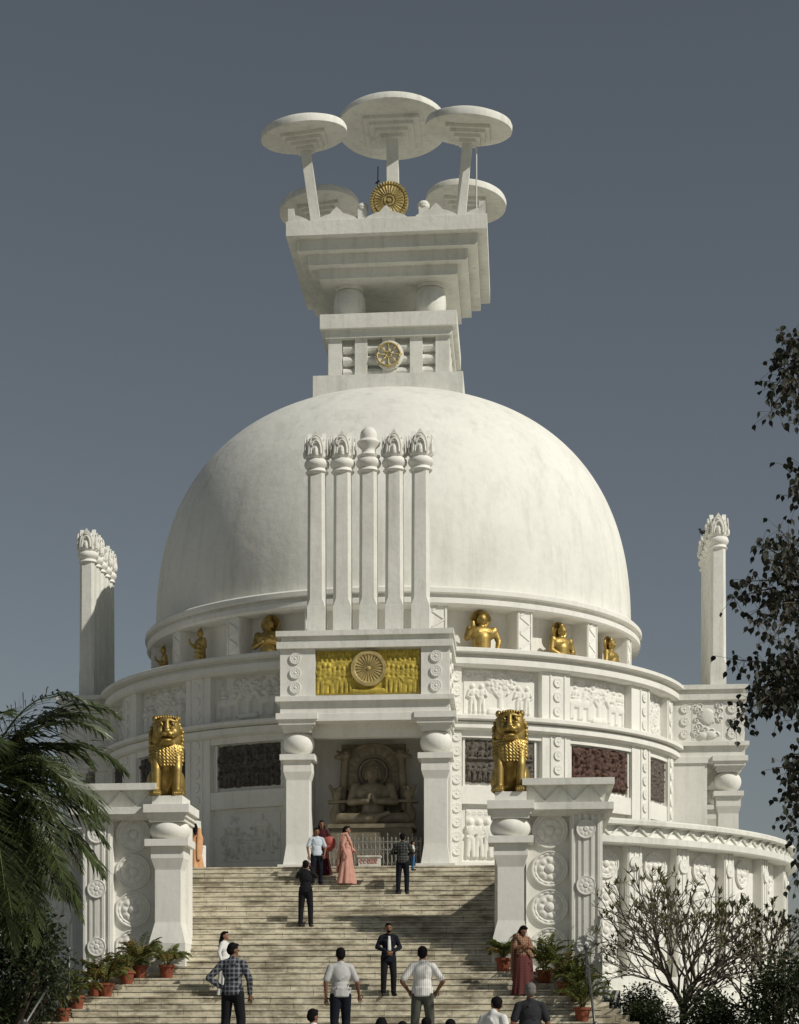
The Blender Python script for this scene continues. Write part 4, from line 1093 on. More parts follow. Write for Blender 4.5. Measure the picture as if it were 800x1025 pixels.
    if bot:
        t = Blob()
        t.cap(S((0, 0, .96)), .125 * s, S((0, 0, .9)), .125 * s, (1.3, .98, .8))
        for i, q in enumerate((-1, 1)):
            kn = ((q * .09 + feet[i][0]) / 2 + q * .01, -.03 + feet[i][1] * .5, .49)
            t.chain([S((q * .085, 0, .90)), S(kn), S((feet[i][0], feet[i][1] + .04, .09))], (.103 * s, .078 * s, .062 * s))
            t.ell(S((feet[i][0], feet[i][1] + .02, .11)), (.068 * s, .075 * s, .03 * s))
        t.build('trousers', bot, g, .014 * s, 1)
        t = Blob()
        for i, q in enumerate((-1, 1)): t.cap(S((feet[i][0], feet[i][1] + .05, .045)), .052 * s, S((feet[i][0] + q * .03, feet[i][1] - .14, .032)), .038 * s)
        t.build('shoes', SHOE, g, .013 * s, 1)
    if skirt:
        m = MB(); pr = []; seg = 48; vs = []
        mat_, flare, ztop = skirt; rg = random.Random(5)
        levels = [(ztop, .125), (ztop - .08, .16), (.9, .185), (.6, .17 + flare * .35), (.3, .17 + flare * .7), (.1, .17 + flare), (.03, .175 + flare)]
        for li, (z, r) in enumerate(levels):
            dep = min(1, max(0, (ztop - z) / .9))
            for k in range(seg):
                a = 2 * PI * k / seg; rr = r * (1 + .10 * dep * math.sin(a * 9 + li * .3) + .05 * dep * math.sin(a * 5 + 1))
                vs.append(S((rr * math.cos(a) * 1.08, rr * math.sin(a) * .82, z)))
        fs = [(i * seg + k, (i + 1) * seg + k, (i + 1) * seg + (k + 1) % seg, i * seg + (k + 1) % seg) for i in range(len(levels) - 1) for k in range(seg)]
        m.add(vs, fs); m.build('skirt', mat_, g, smooth=True, world=False)
    if drape:                       # cloth thrown over one shoulder falling down the back and front
        t = Blob(); q = 1
        t.chain([S((.2, -.13, .95)), S((.0, -.145, 1.2)), S((-.13, -.06, 1.46)), S((-.15, .08, 1.44)), S((-.14, .15, 1.15)), S((-.12, .20, .7)), S((-.11, .24, .4))], [x * s for x in (.05, .055, .06, .06, .075, .085, .07)], (1.25, .45, 1))
        t.chain([S((-.17, .02, 1.44)), S((-.2, .12, 1.1)), S((-.19, .17, .6))], [x * s for x in (.05, .06, .06)], (1, .5, 1))
        t.build('drape', drape, g, .014 * s, 1)
    return g
K_BLACK = cloth('black_cloth', (.012, .012, .014)); K_NAVY = cloth('navy_cloth', (.009, .011, .018)); K_WHITE = cloth('white_cloth', (.62, .62, .60)); K_GREYT = cloth('grey_white_cloth', (.42, .42, .41))
K_DKGREY = cloth('dark_grey_cloth', (.028, .029, .033)); K_JEAN = cloth('dark_jeans', (.025, .03, .042)); K_OLIVE = cloth('grey_green_cloth', (.085, .088, .075)); K_PINK = cloth('salmon_cloth', (.50, .27, .215))
K_RED = cloth('coral_cloth', (.42, .11, .09)); K_MAROON = cloth('maroon_cloth', (.055, .012, .016)); K_ORANGE = cloth('peach_cloth', (.60, .33, .17)); K_BLUE = cloth('blue_cloth', (.05, .16, .34)); K_LBLUE = cloth('pale_blue_cloth', (.50, .56, .63))
K_PLAID = plaid('dark_plaid', (.010, .013, .022), (.20, .21, .23), 85); K_PLAID2 = plaid('black_plaid', (.008, .009, .011), (.085, .09, .08), 80); K_STR = stripes('striped_cloth', (.70, .69, .66), (.35, .34, .33), 190)
K_SAREE = plaid('maroon_saree', (.060, .010, .016), (.15, .045, .028), 170); K_GOLDC = plaid('gold_border_cloth', (.30, .19, .11), (.11, .03, .022), 110)
def pstep(px, k, dy=.13): y = Yk[k] + dy; return at(px, y), y, zstep(k) + .002
x, y, z = pstep(306, 13)
person(x, y, z, 1.74, R_(180), 'man in black seen from behind raising both hands to take a picture', K_BLACK, K_BLACK, sleeves='long', le=(.24, -.2, 1.30), re=(-.24, -.2, 1.30), lh=(.08, -.30, 1.58), rh=(-.08, -.30, 1.58), stance=.13)
ph = tag(empty('mobile_phone', (x, y + .40, z + 1.66)), 'small dark phone held up by the man in black', 'phone'); m = MB(); m.box(-.09, .09, -.006, .006, -.045, .045); m.build('phone_case', DARKMET, ph, world=False)
m = MB(); m.box(-.08, .08, -.0085, -.0062, -.038, .038); m.build('screen', simple('screen_glass', (.05, .06, .08), .2, bump=0), ph, world=False)
x, y, z = pstep(317, 4)
person(x, y, z, 1.62, R_(15), 'man in a pale blue shirt and dark trousers facing down near the porch railing', K_LBLUE, K_NAVY, re=(-.27, .0, 1.12), rh=(-.25, -.12, .86), le=(.27, .03, 1.12), lh=(.22, -.1, .9), stance=.12, split=.05)
x, y, z = pstep(322, 2)
person(x, y, z, 1.58, R_(10), 'woman in dark red holding a coral bundle behind the man in pale blue', K_MAROON, None, skin=SKIN, hair='long', skirt=(K_MAROON, .1, 1.0), sleeves='long', woman=True, rh=(-.05, -.22, 1.12), lh=(.10, -.24, 1.08))
bd = tag(empty('cloth_bundle', (at(330, y), y - .32, z + .88)), 'round coral cloth bundle carried at the top of the stairs', 'bundle')
b = Blob(); b.ell((0, 0, 0), (.2, .16, .22)).ell((.04, -.03, .05), (.17, .15, .17))
for k in range(6): b.cap((-.14 + k * .055, -.13, -.12), .03, (-.07 + k * .035, -.10, .16), .02)
b.build('cloth', K_RED, bd, .016, 2)
x, y, z = pstep(347, 4)
person(x, y, z, 1.66, R_(75), 'woman in a long salmon pink dress and scarf standing below the railing', K_PINK, None, skin=SKIN2, hair='long', skirt=(K_PINK, .15, 1.08), sleeves='long', drape=K_PINK, woman=True, le=(.22, -.02, 1.15), lh=(.14, -.2, .98))
x, y, z = pstep(403, 6)
person(x, y, z, 1.70, R_(180), 'man in a dark plaid shirt seen from behind carrying a small child', K_PLAID2, K_NAVY, le=(.30, -.06, 1.15), lh=(.06, -.24, 1.18), re=(-.30, -.06, 1.15), rh=(-.10, -.24, 1.12), sleeves='long', stance=.12)
person(x + .27, y + .22, z + .68, .82, R_(100), 'small child in blue trousers held against a man in dark plaid', K_WHITE, K_BLUE, skin=SKIN2, stance=.08, le=(.2, -.1, 1.2), lh=(.1, -.25, 1.3))
x, y, z = pstep(389, 25)
person(x, y, z, 1.76, R_(12), 'bearded man in a dark suit and white shirt standing mid-stairs', K_NAVY, K_BLACK, coat=True, sleeves='long', hair='beard', rh=(-.06, -.2, 1.02), re=(-.27, 0, 1.14), lh=(.06, -.2, 1.02), le=(.27, 0, 1.14), stance=.12)
sf = bpy.data.objects[-1] if False else None
# white shirt front of the suited man
gman = [o for o in C.objects if o.name.startswith('person') and 'dark suit' in o.get('label', '')][0]
b = Blob(); b.cap((0, -.115, 1.42), .035, (0, -.145, 1.12), .05, (1, .45, 1)); b.build('shirt_front', K_WHITE, gman, .012, 1)
x, y, z = pstep(225, 25)
person(x, y, z, 1.58, R_(70), 'woman with long black hair in a white tunic behind the man in plaid', K_WHITE, None, skin=SKIN2, hair='xlong', skirt=(K_WHITE, .06, 1.0), sleeves='long', woman=True)
PLZ = -.32
def pflat(px, s): 
    d = F_PX / s
    y = CAMY + d; return at(px, y), y
x, y = pflat(233, 61)
person(x, y, PLZ, 1.78, R_(172), 'man in a black and white plaid shirt, hand on hip, foot of the stairs', K_PLAID, K_BLACK, sleeves='long', le=(.38, .05, 1.14), lh=(.2, .0, 1.0), re=(-.27, -.02, 1.12), rh=(-.25, -.12, .88), stance=.14, head=(.2, -.5))
x, y = pflat(341, 57)
person(x, y, PLZ, 1.78, R_(196), 'man in a light grey shirt and dark cap walking below the suited man', K_GREYT, K_NAVY, hair='cap', re=(-.28, .02, 1.12), rh=(-.34, -.12, .92), le=(.26, .02, 1.12), lh=(.24, -.05, .88), stance=.1, split=.06)
x, y = pflat(423, 57)
person(x, y, PLZ, 1.80, R_(180), 'man in a white striped shirt seen from behind with hands at his hips', K_STR, K_OLIVE, le=(.34, .03, 1.12), lh=(.24, -.10, .97), re=(-.34, .03, 1.12), rh=(-.24, -.10, .97), stance=.14, belly=.02)
x, y, z = pstep(523, 25)
person(x, y, z, 1.70, R_(20), 'woman in a maroon and gold saree looking at a phone beside the right pillar', K_GOLDC, None, skin=SKIN2, hair='long', skirt=(K_SAREE, .05, 1.05), sleeves='short', drape=K_GOLDC, woman=True, head=(.9, .3), re=(-.22, -.05, 1.15), rh=(-.03, -.26, 1.2), le=(.22, -.05, 1.15), lh=(.05, -.25, 1.18))
b = Blob()
gw_ = [o for o in C.objects if o.name.startswith('person') and 'saree' in o.get('label', '')][0]
b.chain([(.02, .1, 1.35), (.16, .05, 1.1), (.2, .02, .6), (.2, .0, .2)], (.09, .09, .09, .1), (1, .8, 1)); b.build('saree_fall', K_SAREE, gw_, .016, 1)
person(at(195, -12.9), -12.9, FLOOR, 1.42, R_(200), 'woman in a peach saree half hidden behind the left lion pillar', K_ORANGE, None, hair='long', skirt=(K_ORANGE, .13, 1.05), sleeves='long', drape=K_ORANGE, woman=True, head=(.6, 0))
# visitors low in the frame, on the steps below the forecourt
def low(px, topz, s, h, rz, lab, **k):
    x, y = pflat(px, s); person(x, y, topz - h, h, rz, lab, **k)
low(494, .52, 68, 1.72, R_(150), 'man in a white t-shirt looking down at the bottom edge beside an older man', top=K_WHITE, bot=K_JEAN, head=(.9, .6))
low(531, .70, 68, 1.72, R_(184), 'grey-haired man in a dark grey shirt seen from behind below the woman in saree', top=K_DKGREY, bot=K_BLACK, hairm=GREYHAIR, belly=.03)
low(314, .33, 67, 1.70, R_(195), 'black-haired man in a white shirt at the bottom edge left of the cap', top=K_WHITE, bot=K_JEAN, head=(.2, -.7))
low(382, .20, 66, 1.66, R_(170), 'dark-haired visitor below the suited man, only the head in view', top=K_MAROON, bot=K_BLACK, hair='long')
low(403, .14, 66, 1.64, R_(185), 'dark-haired visitor at the bottom edge left of the striped shirt, barely in view', top=K_DKGREY, bot=K_BLACK)
low(427, .20, 66, 1.66, R_(180), 'dark-haired visitor below the man in the striped shirt, only the head in view', top=K_NAVY, bot=K_BLACK)
low(451, .17, 67, 1.66, R_(182), 'dark-haired visitor at the bottom edge right of the striped shirt', top=K_OLIVE, bot=K_BLACK)

# ================================================================== BIRDS
def bird(X, Y, Z, rz, label):
    g = tag(empty('bird', (X, Y, Z), rz), label, 'bird', 'birds perched on the votive columns')
    b = Blob(); b.ell((0, 0, .12), (.07, .13, .07), ).ell((0, -.13, .2), (.045, .05, .045)).cap((0, .08, .11), .045, (0, .3, .05), .02, (1, 1, .5)).cap((0, -.16, .2), .015, (0, -.24, .19), .006)
    b.cap((.03, 0, .1), .01, (.03, 0, 0), .008).cap((-.03, 0, .1), .01, (-.03, 0, 0), .008)
    for s in (-1, 1): b.ell((s * .065, .05, .13), (.02, .15, .05))
    b.build('body', simple('bird_feathers', (.03, .03, .032), .7), g, .011, 1)
bird(-10.98, .8, 17.95, R_(60), 'small dark bird on top of the left row of votive columns')
bird(10.90, -.8, 17.3, R_(-50), 'small dark bird clinging beside the right votive column')

# ================================================================== PLANTS
def leaf_quad(m, p, d, n, L, W):
    d = d.normalized(); s_ = d.cross(n)
    if s_.length < 1e-4: s_ = d.cross(Vector((1, 0, 0)))
    s_.normalize(); q = s_.cross(d)
    m.add([p, p + d * L * .45 + s_ * W / 2 + q * W * .12, p + d * L, p + d * L * .45 - s_ * W / 2 + q * W * .12], [(0, 1, 2), (0, 2, 3)])
def frond(m, st, p0, d0, L, droop, lw, ll, n=34, rng=random, up=Vector((0, 0, 1)), stiff=1.0):
    """one feather leaf: arching rachis with paired leaflets"""
    pts = []; p = Vector(p0); d = Vector(d0).normalized(); K = 14
    for k in range(K + 1):
        pts.append(p.copy()); p = p + d * L / K; d = (d + Vector((0, 0, -droop / K * (.4 + 1.6 * k / K)))).normalized()
    st.tube(pts, [max(.006, .03 * lw / .05 * (1 - k / (K + 1))) for k in range(K + 1)], 5)
    for k in range(n):
        t = .12 + .88 * k / n; f = t * K; i = min(int(f), K - 1); q = pts[i].lerp(pts[i + 1], f - i); dd = (pts[i + 1] - pts[i]).normalized()
        sd = dd.cross(up)
        if sd.length < .05: sd = Vector((1, 0, 0))
        sd.normalize(); ln_ = ll * math.sin(PI * min(1, .22 + t * .8)) ** .6
        for s in (-1, 1):
            ld = (dd * (.45 + .5 * t) + sd * s * rng.uniform(.65, 1.0) + Vector((0, 0, rng.uniform(-.35, .25)))).normalized()
            a = q; L1 = ln_ * rng.uniform(.85, 1.1); mid = a + ld * L1 * .5; ld2 = (ld + Vector((0, 0, -rng.uniform(.2, .7) * stiff))).normalized(); e = mid + ld2 * L1 * .5
            nn = ld.cross(dd); nn = nn.normalized() if nn.length > .01 else Vector((0, 0, 1)); w = (dd * .7 + nn * .5).normalized() * lw / 2
            m.add([a - w * .4, a + w * .4, mid + w, mid - w, e], [(0, 1, 2, 3), (3, 2, 4)])
# big palm left
PALX, PALY = at(-24, -29.0), -29.0
pal = tag(empty('palm_tree', (PALX, PALY, -1.6)), 'large dark green feather palm at the left edge in front of the pier', 'palm')
m = MB(); zc = 5.45
m.tube([(PALX - .1, PALY, -1.6), (PALX, PALY, 1.5), (PALX + .05, PALY, zc - .3)], [.30, .22, .19], 14); m.build('trunk', BARK, pal, smooth=True)
m = MB(); st = MB(); rng = random.Random(21)
top = Vector((PALX + .05, PALY, zc - .1))
fr = [  # (azimuth deg from +x towards -y, elevation deg, length, droop)
 (10, 52, 3.3, 1.6), (-25, 40, 3.2, 1.9), (35, 38, 3.1, 2.0), (60, 60, 2.9, 2.0), (15, 22, 3.3, 1.6), (-10, 10, 3.4, 1.7), (45, 5, 3.5, 1.5), (0, -8, 3.7, 1.3), (25, -22, 3.8, 1.2), (-20, -20, 3.6, 1.3), (55, -25, 3.8, 1.2),
 (5, -36, 4.0, 1.0), (80, -15, 3.6, 1.3), (100, 20, 3.3, 1.8), (75, 35, 3.2, 1.9), (-50, 25, 3.2, 1.8), (-60, -15, 3.5, 1.4), (130, 10, 3.4, 1.6), (150, 50, 3.0, 1.7), (180, 20, 3.3, 1.6), (200, -15, 3.5, 1.3), (-90, 40, 3.1, 1.7), (-120, 10, 3.3, 1.6), (-150, -20, 3.5, 1.3),
 (8, 58, 4.4, 2.0), (22, 46, 4.2, 1.9), (-6, 30, 4.0, 1.8), (30, 28, 3.8, 1.9), (12, 12, 4.0, 1.7), (40, -8, 4.1, 1.4), (8, -16, 4.2, 1.2), (28, -30, 4.3, 1.0), (2, -46, 4.4, .8), (33, -50, 4.4, .7), (60, -48, 4.3, .7), (20, -62, 4.3, .5), (75, -70, 4.2, .4), (-15, -58, 4.2, .5),
 (25, -74, 4.3, .3), (48, -70, 4.4, .3), (5, -72, 4.3, .3), (18, 66, 4.0, 2.2), (-20, 55, 4.0, 2.0),
 (38, -42, 3.9, .9), (68, -40, 3.9, .9), (95, -38, 3.8, .9), (-35, -40, 3.7, .9), (15, -55, 3.4, .6), (50, -58, 3.4, .6), (85, -60, 3.2, .6), (115, -45, 3.6, .9)]
for az, elv, L, dr in fr:
    a, e = R_(az + rng.uniform(-6, 6)), R_(elv + rng.uniform(-4, 4)); d = Vector((math.cos(a) * math.cos(e), -math.sin(a) * math.cos(e), math.sin(e)))
    frond(m, st, top + Vector((0, 0, rng.uniform(-.25, .15))), d, L * (.92 if abs(az) > 66 or elv > -15 else .88), dr * .9, .062, 1.1, 42, rng, stiff=1.0)
cr = m.build('crown', PALML, pal); st.build('leaf_stalks', simple('palm_stalk', (.10, .11, .04), .6), cr)

def leafy(m, c, r, n, L, W, rng, shell=.35, sq=(1, 1, 1)):
    for _ in range(n):
        v = Vector((rng.gauss(0, 1), rng.gauss(0, 1), rng.gauss(0, 1))).normalized(); q = (shell + (1 - shell) * rng.random()) * r
        p = Vector(c) + Vector((v.x * q * sq[0], v.y * q * sq[1], v.z * q * sq[2]))
        d = (v + Vector((rng.uniform(-1, 1), rng.uniform(-1, 1), rng.uniform(-1.0, .5)))).normalized()
        leaf_quad(m, p, d, Vector((rng.uniform(-1, 1), rng.uniform(-1, 1), 1)).normalized(), L * rng.uniform(.7, 1.2), W * rng.uniform(.7, 1.2))
def bush(name, X, Y, Z, h, w, n, L, W, mat, label, cat, group=None, seed=1, lumps=7):
    g = tag(empty(name, (X, Y, Z)), label, cat, group); rng = random.Random(seed)
    m = MB(); st = MB()
    for q in range(lumps):
        a = rng.uniform(0, 2 * PI); rr = w * .5 * math.sqrt(rng.random()); c = Vector((rr * math.cos(a), rr * math.sin(a) * .7, h * rng.uniform(.3, .85)))
        leafy(m, c, min(w, h) * rng.uniform(.22, .36), n // lumps, L, W, rng, .3)
        st.tube([(0, 0, 0), (c.x * .3, c.y * .3, c.z * .4), tuple(c)], [.05 * h / 2 + .01, .03 * h / 2 + .008, .008], 5)
        for k in range(3):
            e = c + Vector((rng.uniform(-1, 1), rng.uniform(-1, 1), rng.uniform(-.2, 1))) * min(w, h) * .28
            st.tube([tuple(c * .8), tuple(e)], [.012, .004], 4)
    st.build('stems', BARK, g, world=False); m.build('foliage', mat, g, world=False)
    return g
# dark trees and shrubs, left behind the palm
bush('shrub_tree', at(10, -24.6), -24.6, -.5, 3.6, 2.1, 5200, .17, .085, BUSHL, 'dark leafy shrub tree under the palm fronds at the left edge', 'tree', seed=3, lumps=16)
bush('shrub_tree', at(2, -26), -26, -.9, 3.0, 2.6, 2600, .17, .085, BUSHL, 'dark shrub in the lower left corner beneath the palm', 'shrub', seed=4, lumps=10)
# right-hand garden
bush('clipped_bush', at(628, -22), -22, -.6, 1.75, 1.25, 6500, .07, .045, BUSHL, 'small round dark bush left of the frangipani trunk', 'bush', seed=6, lumps=9)
bush('shrub', at(778, -24), -24, -1.0, 2.75, 2.5, 9000, .12, .06, BUSHL, 'dense dark shrub in the lower right corner', 'shrub', seed=7, lumps=14)
bush('shrub', at(722, -23.5), -23.5, -.8, 1.75, 1.7, 5200, .11, .055, BUSHL, 'low dark shrub right of the frangipani trunk', 'shrub', seed=8, lumps=10)
bush('shrub', at(660, -23.5), -23.5, -1.0, 1.65, 1.6, 5200, .11, .055, BUSHL, 'low dark shrub around the foot of the frangipani trunk', 'shrub', seed=12, lumps=9)
# frangipani: forking bare branches with leaves at the tips
def forking(name, X, Y, Z, label, cat, h, seed, spread, depth, lm, leafL, leafW, nleaf, bm_, r0, first=5, straight=.0):
    g = tag(empty(name, (X, Y, Z)), label, cat); rng = random.Random(seed); st = MB(); lf = MB()
    def grow(p, d, L, r, lev):
        q = p + d * L; mid = p.lerp(q, .5) + Vector((rng.uniform(-1, 1), rng.uniform(-1, 1), rng.uniform(-.3, .6))) * L * .08
        st.tube([tuple(p), tuple(mid), tuple(q)], [r, r * .88, r * .78], 6)
        if lev == 0 or (lev < 3 and rng.random() < .06):
            for k in range(nleaf):
                a = rng.uniform(0, 2 * PI); dd = (d * rng.uniform(.3, 1.1) + Vector((math.cos(a), math.sin(a), rng.uniform(-.3, .3))) * rng.uniform(.35, .9)).normalized()
                leaf_quad(lf, q - d * rng.uniform(0, .1), dd, Vector((0, 0, 1)), leafL * rng.uniform(.6, 1.15), leafW * rng.uniform(.7, 1.15))
            return
        nb = 2 if rng.random() < .7 else 3
        a0 = rng.uniform(0, 2 * PI)
        for k in range(nb):
            a = a0 + 2 * PI * k / nb + rng.uniform(-.5, .5); ang = rng.uniform(.28, .62)
            x = d.cross(Vector((0, 0, 1)) if abs(d.z) < .9 else Vector((1, 0, 0))).normalized(); yv = x.cross(d)
            nd = (d * math.cos(ang) + (x * math.cos(a) + yv * math.sin(a)) * math.sin(ang) + Vector((0, 0, .05 + straight))).normalized()
            grow(q, nd, L * rng.uniform(.72, .92), r * .72, lev - 1)
    tp = Vector((.05, 0, h * .10)); st.tube([(0, 0, -.3), (.06, 0, h * .05), tuple(tp)], [r0 * 1.35, r0 * 1.2, r0], 10)
    for k in range(first):
        a = 2 * PI * k / first + rng.uniform(-.3, .3); t = spread * rng.uniform(.35, 1.15)
        d = Vector((math.cos(a) * math.sin(t), math.sin(a) * math.sin(t) * .8, math.cos(t)))
        grow(tp + Vector((rng.uniform(-.06, .06), rng.uniform(-.06, .06), rng.uniform(-.1, .12) * h * .5)), d, h * rng.uniform(.15, .27), r0 * rng.uniform(.42, .6), depth if rng.random() < .75 else depth - 1)
    d = Vector((.1, 0, 1)).normalized(); grow(tp, d, h * .22, r0 * .55, depth)
    st.build('trunk', bm_, g, smooth=True, world=False); lf.build('crown', lm, g, world=False)
    return g
forking('frangipani_tree', at(682, -22.5), -22.5, .1, 'bare-branched frangipani tree spreading like a fan before the curved wall', 'tree', 4.0, 11, 1.08, 4, FRANL, .23, .055, 6, FRBARK, .075, 15)
forking('small_tree', at(764, -21.5), -21.5, -.1, 'small leafy tree behind the corner shrub, right of the frangipani', 'tree', 3.6, 5, .8, 4, GREENL, .11, .05, 17, FRBARK, .08, 7)

# bodhi tree: trunk outside the frame on the right, boughs reaching in
def heart(m, p, d, n, L, W):
    d = d.normalized(); s_ = d.cross(n)
    if s_.length < 1e-4: s_ = d.cross(Vector((1, 0, 0)))
    s_.normalize(); q = s_.cross(d) * W * .12
    c = [(0, 0), (.12, .34), (.38, .5), (.62, .34), (.8, .12), (1.08, 0), (.8, -.12), (.62, -.34), (.38, -.5), (.12, -.34)]
    m.add([p + d * L * u + s_ * W * v + q * (abs(v) * 2) for u, v in c], [(0, 1, 2, 3, 4, 5), (0, 5, 6, 7, 8, 9)])
BY = -38.0
def bp_(px, py, dy=0):
    Y = BY + dy; X = at(px, Y); d = -(X - CAMX) * math.sin(PSI) + (Y - CAMY) * math.cos(PSI); return Vector((X, Y, (HOR - py) / F_PX * d))
tx, ty = at(930, BY), BY
bt = tag(empty('fig_tree', (tx, ty, -1.6)), 'dark heart-leaved fig tree reaching in from the right edge against the sky', 'tree')
st = MB(); lf = MB(); rng = random.Random(14)
st.tube([(tx, ty, -1.6), (tx - .1, ty, 3), (tx, ty, 7.5), (tx + .1, ty, 12)], [.42, .33, .24, .1], 12)
boughs = [((930, 620), (840, 400), (800, 372), [(772, 412), (782, 360), (790, 340), (778, 385), (800, 425), (800, 350)]),
          ((930, 700), (850, 610), (800, 600), [(770, 560), (745, 582), (735, 598), (760, 610), (775, 640), (790, 560), (780, 530), (762, 545), (800, 545), (798, 620), (760, 625)]),
          ((930, 800), (860, 700), (800, 690), [(760, 675), (735, 660), (765, 700), (745, 705), (735, 720), (785, 700), (790, 660), (755, 690), (800, 650), (770, 665), (800, 720), (780, 712)]),
          ((930, 880), (850, 780), (806, 780), [(785, 768), (795, 800), (800, 755), (790, 830), (800, 860), (797, 885)]),
          ((930, 560), (860, 520), (815, 480), [(800, 500), (796, 470), (805, 520)]),
          ((930, 650), (880, 500), (860, 330), [(850, 300), (860, 400), (870, 350)]),
          ((930, 800), (880, 720), (850, 650), [(830, 600), (850, 560), (830, 660), (840, 720), (830, 780), (850, 820)])]
for base, mid, tip, tw_ in boughs:
    b0, b1, b2 = bp_(*base), bp_(*mid, -.3), bp_(*tip, .2); b0 = Vector((tx, ty, b0.z - .8))
    st.tube([tuple(b0), tuple(b1), tuple(b2)], [.13, .07, .03], 8)
    for tpx, tpy in tw_:
        e = bp_(tpx, tpy, rng.uniform(-.9, .9)); s0 = b1.lerp(b2, rng.uniform(.5, 1)); md = s0.lerp(e, .55) + Vector((0, 0, .18))
        st.tube([tuple(s0), tuple(md), tuple(e)], [.022, .013, .005], 5)
        tw = [(s0.lerp(md, k / 4) if k < 4 else md.lerp(e, (k - 4) / 4)) for k in range(2, 9)]
        for p in tw:
            for k in range(7):
                o = Vector((rng.gauss(0, .15), rng.gauss(0, .25), rng.gauss(-.02, .14))); q = p + o
                st.tube([tuple(p), tuple(q)], [.004, .003], 3)
                d = (o * .5 + Vector((rng.uniform(-.5, .5), rng.uniform(-.5, .5), -rng.uniform(.3, 1.1))))
                heart(lf, q, d, Vector((rng.uniform(-1, 1), -1, rng.uniform(-.8, .8))).normalized(), rng.uniform(.09, .15), rng.uniform(.07, .11))
st.build('trunk', BARK, bt, smooth=True); lf.build('crown', FIGL, bt)

# potted areca palms on the lower steps
def potted(X, Y, Z, h, seed, label, dry=.1, pr=.17):
    g = tag(empty('potted_palm', (X, Y, Z)), label, 'potted plant', 'potted palms on the steps'); rng = random.Random(seed)
    m = MB(); m.lathe([(pr * .68, 0), (pr * .72, .01), (pr * .95, .27), (pr * 1.1, .275), (pr * 1.12, .33), (pr * 1.0, .335), (pr * .93, .30), (pr * .9, .27)], seg=28); m.build('pot', TERRA, g, smooth=True, angle=40, world=False)
    m = MB(); m.lathe([(1e-6, .285), (pr * .94, .285)], seg=20); m.build('soil', SOILM, g, world=False)
    lf = MB(); st = MB(); dl = MB(); n = int(18 + 6 * rng.random())
    for k in range(n):
        a = 2 * PI * k / n * 1.618 + rng.uniform(-.3, .3); e = rng.uniform(R_(35), R_(82)); d = Vector((math.cos(a) * math.cos(e), math.sin(a) * math.cos(e), math.sin(e)))
        p0 = Vector((math.cos(a) * .03, math.sin(a) * .03, .3)); up_ = p0 + Vector((d.x * .1, d.y * .1, .16 * h))
        st.tube([tuple(p0), tuple(up_)], .008, 4)
        frond(lf if rng.random() > dry else dl, st, up_, d, h * rng.uniform(.55, .85), rng.uniform(1.4, 2.3), .034, .22, 19, rng)
    if dl.v: dl.build('dry_fronds', DRYL, g, world=False)
    lf.build('fronds', POTL, g, world=False); st.build('stalks', simple('areca_stalk', (.16, .15, .05), .6), g, world=False)
POTS = [ # px, step whose tread it stands on, height, label
 (167, 22, .86, 'potted palm on the step in front of the left lion pillar'),
 (140, 22, 1.05, 'taller potted palm left of the one before the left lion pillar'),
 (127, 23, .95, 'bushy potted palm second left of the one before the left lion pillar'),
 (106, 25, .95, 'potted palm with yellowing leaves under the lowest rosette of the left pier'),
 (95, 25, .9, 'potted palm beside the yellowing one on the left of the stairs'),
 (77, 27, .95, 'potted palm on a low step right of the left handrail'),
 (63, 29, .9, 'lowest potted palm beside the left handrail'),
 (504, 21, .78, 'small potted palm left of the woman in the maroon saree'),
 (545, 23, 1.15, 'tall potted palm just right of the woman in the maroon saree'),
 (566, 25, 1.15, 'wide potted palm in front of the right pier, left of the handrail'),
 (578, 26, 1.0, 'dense potted palm beside the right handrail post'),
 (583, 29, 1.05, 'lowest potted palm beneath the right handrail')]
for i, (px, k, h, lb) in enumerate(POTS):
    Y = Yk[k] + .22; potted(at(px, Y), Y, zstep(k) + .002 if abs(at(px, Y)) < half(k) else zstep(k) + .002, h, 30 + i, lb, .35 if 'yellowing' in lb else .12, .19)
# low stone ledges that carry the pots beyond the ends of the steps
for sx in (-1, 1):
    m = MB()
    for k in range(21, 31):
        z = zstep(k); x0, x1 = half(k) - .05, max(5.9, half(k) + .45)
        m.box(min(sx * x0, sx * x1), max(sx * x0, sx * x1), Yk[k] + .01, Yk[k - 1] + .05 + .01, -.5, z - .003)
    m.build('side_ledge', MARBLE, stairs)

# handrails
def handrail(pts, label, post):
    g = tag(empty('handrail', (pts[0][0], pts[0][1], pts[0][2] - 1.0)), label, 'handrail', 'steel handrails')
    m = MB(); m.tube(pts, .03, 8); m.build('rail', STEEL, g, smooth=True)
    for p in post:
        m = MB(); m.tube([(p[0], p[1], p[2] - 1.1), (p[0], p[1], p[2] + .03)], .028, 8); m.lathe([(1e-6, -.07), (.05, -.05), (.07, 0), (.05, .05), (1e-6, .07)], seg=14, M=Matrix.Translation((p[0], p[1], p[2] + .09))); m.build('post', STEEL, g, smooth=True)
def q3(px, py, Y):
    X = at(px, Y); d = -(X - CAMX) * math.sin(PSI) + (Y - CAMY) * math.cos(PSI); return (X, Y, (HOR - py) / F_PX * d)
a, b_ = q3(69, 954, -24.2), q3(24, 1027, -28.5)
handrail([a, b_], 'sloping steel handrail at the left side of the stairs below the palm', [a, b_])
a, b_ = q3(587, 952, -24.0), q3(596, 1030, -28.0)
handrail([a, b_], 'steel handrail with a ball-topped post at the right side of the stairs', [a, b_])

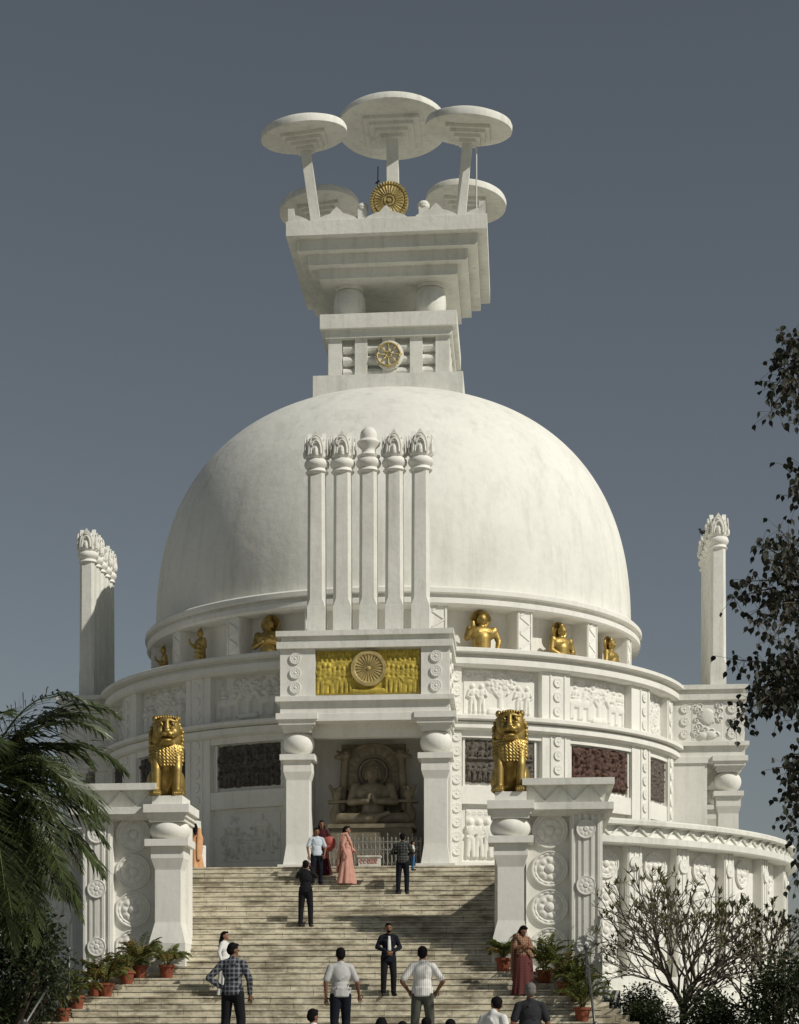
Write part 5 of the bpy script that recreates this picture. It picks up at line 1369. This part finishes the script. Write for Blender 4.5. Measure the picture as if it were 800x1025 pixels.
# ================================================================== GROUND
m = MB(); m.box(-400, 400, -80, 900, -3.0, -1.6)
g = m.build('ground', PAVE); tag(g, kind='structure')
m = MB(); m.box(-16, 16, -40.0, -24.35, -1.62, PLZ)
for k in range(1, 8): m.box(-16, 16, -40.0 - .3 * k, -40.0 - .3 * (k - 1) + .001, -1.62, PLZ - RIS * k)
g = m.build('forecourt', PAVE); tag(g, kind='structure')
m = MB()
for sx in (-1, 1):
    vs = []; nx, ny = 24, 24
    for j in range(ny):
        for i in range(nx):
            x = sx * (7.0 + i * .9); yy = -24.5 + j * .6; r = math.hypot(x, yy)
            z = -.45 + .15 * noise.noise(Vector((x * .5, yy * .5, 0)))
            vs.append((x, yy, z))
    m.add(vs, [(j * nx + i, j * nx + i + 1, (j + 1) * nx + i + 1, (j + 1) * nx + i) if sx > 0 else (j * nx + i, (j + 1) * nx + i, (j + 1) * nx + i + 1, j * nx + i + 1) for j in range(ny - 1) for i in range(nx - 1)])
g = m.build('garden_bed', SOILM, smooth=True); tag(g, kind='structure')

# ================================================================== LIGHT, SKY, CAMERA
EL, AZ = 38.5, 61.0      # azimuth measured from the front (-Y) towards +X
sun_dir = Vector((math.sin(R_(AZ)) * math.cos(R_(EL)), -math.cos(R_(AZ)) * math.cos(R_(EL)), math.sin(R_(EL))))
ld = bpy.data.lights.new('sun', 'SUN'); ld.energy = 3.5; ld.angle = R_(.55); ld.color = (1, .955, .86)
lo = bpy.data.objects.new('sun', ld); C.objects.link(lo); lo.rotation_euler = sun_dir.to_track_quat('Z', 'Y').to_euler(); lo.location = (40, -30, 60)
w = bpy.data.worlds.new('World'); scene.world = w; w.use_nodes = True; nt = w.node_tree
sk = N(nt, 'ShaderNodeTexSky', sky_type='NISHITA'); sk.sun_disc = False; sk.sun_elevation = R_(EL)
sk.sun_rotation = math.atan2(sun_dir.x, sun_dir.y); sk.altitude = 0; sk.air_density = 1.0; sk.dust_density = .3; sk.ozone_density = 1.0
hs = N(nt, 'ShaderNodeHueSaturation'); hs.inputs['Saturation'].default_value = .5; hs.inputs['Value'].default_value = .79; hs.inputs['Hue'].default_value = .488
bg = nt.nodes['Background']; bg.inputs['Strength'].default_value = .05
nt.links.new(sk.outputs[0], hs.inputs['Color']); nt.links.new(hs.outputs[0], bg.inputs['Color'])
cam = bpy.data.cameras.new('camera'); co = bpy.data.objects.new('camera', cam); C.objects.link(co); scene.camera = co
co.location = (CAMX, CAMY, 0); co.rotation_euler = (PI / 2, 0, PSI)
cam.sensor_fit = 'HORIZONTAL'; cam.sensor_width = 36; cam.lens = 36 * F_PX / 800
# sensor_fit horizontal: shifts are fractions of the image width
cam.shift_x = (400 - PCX) / 800; cam.shift_y = (HOR - 512.5) / 800
cam.clip_start = .5; cam.clip_end = 3000
vs_ = scene.view_settings; vs_.view_transform = 'Standard'; vs_.look = 'None'; vs_.exposure = 0; vs_.gamma = 1
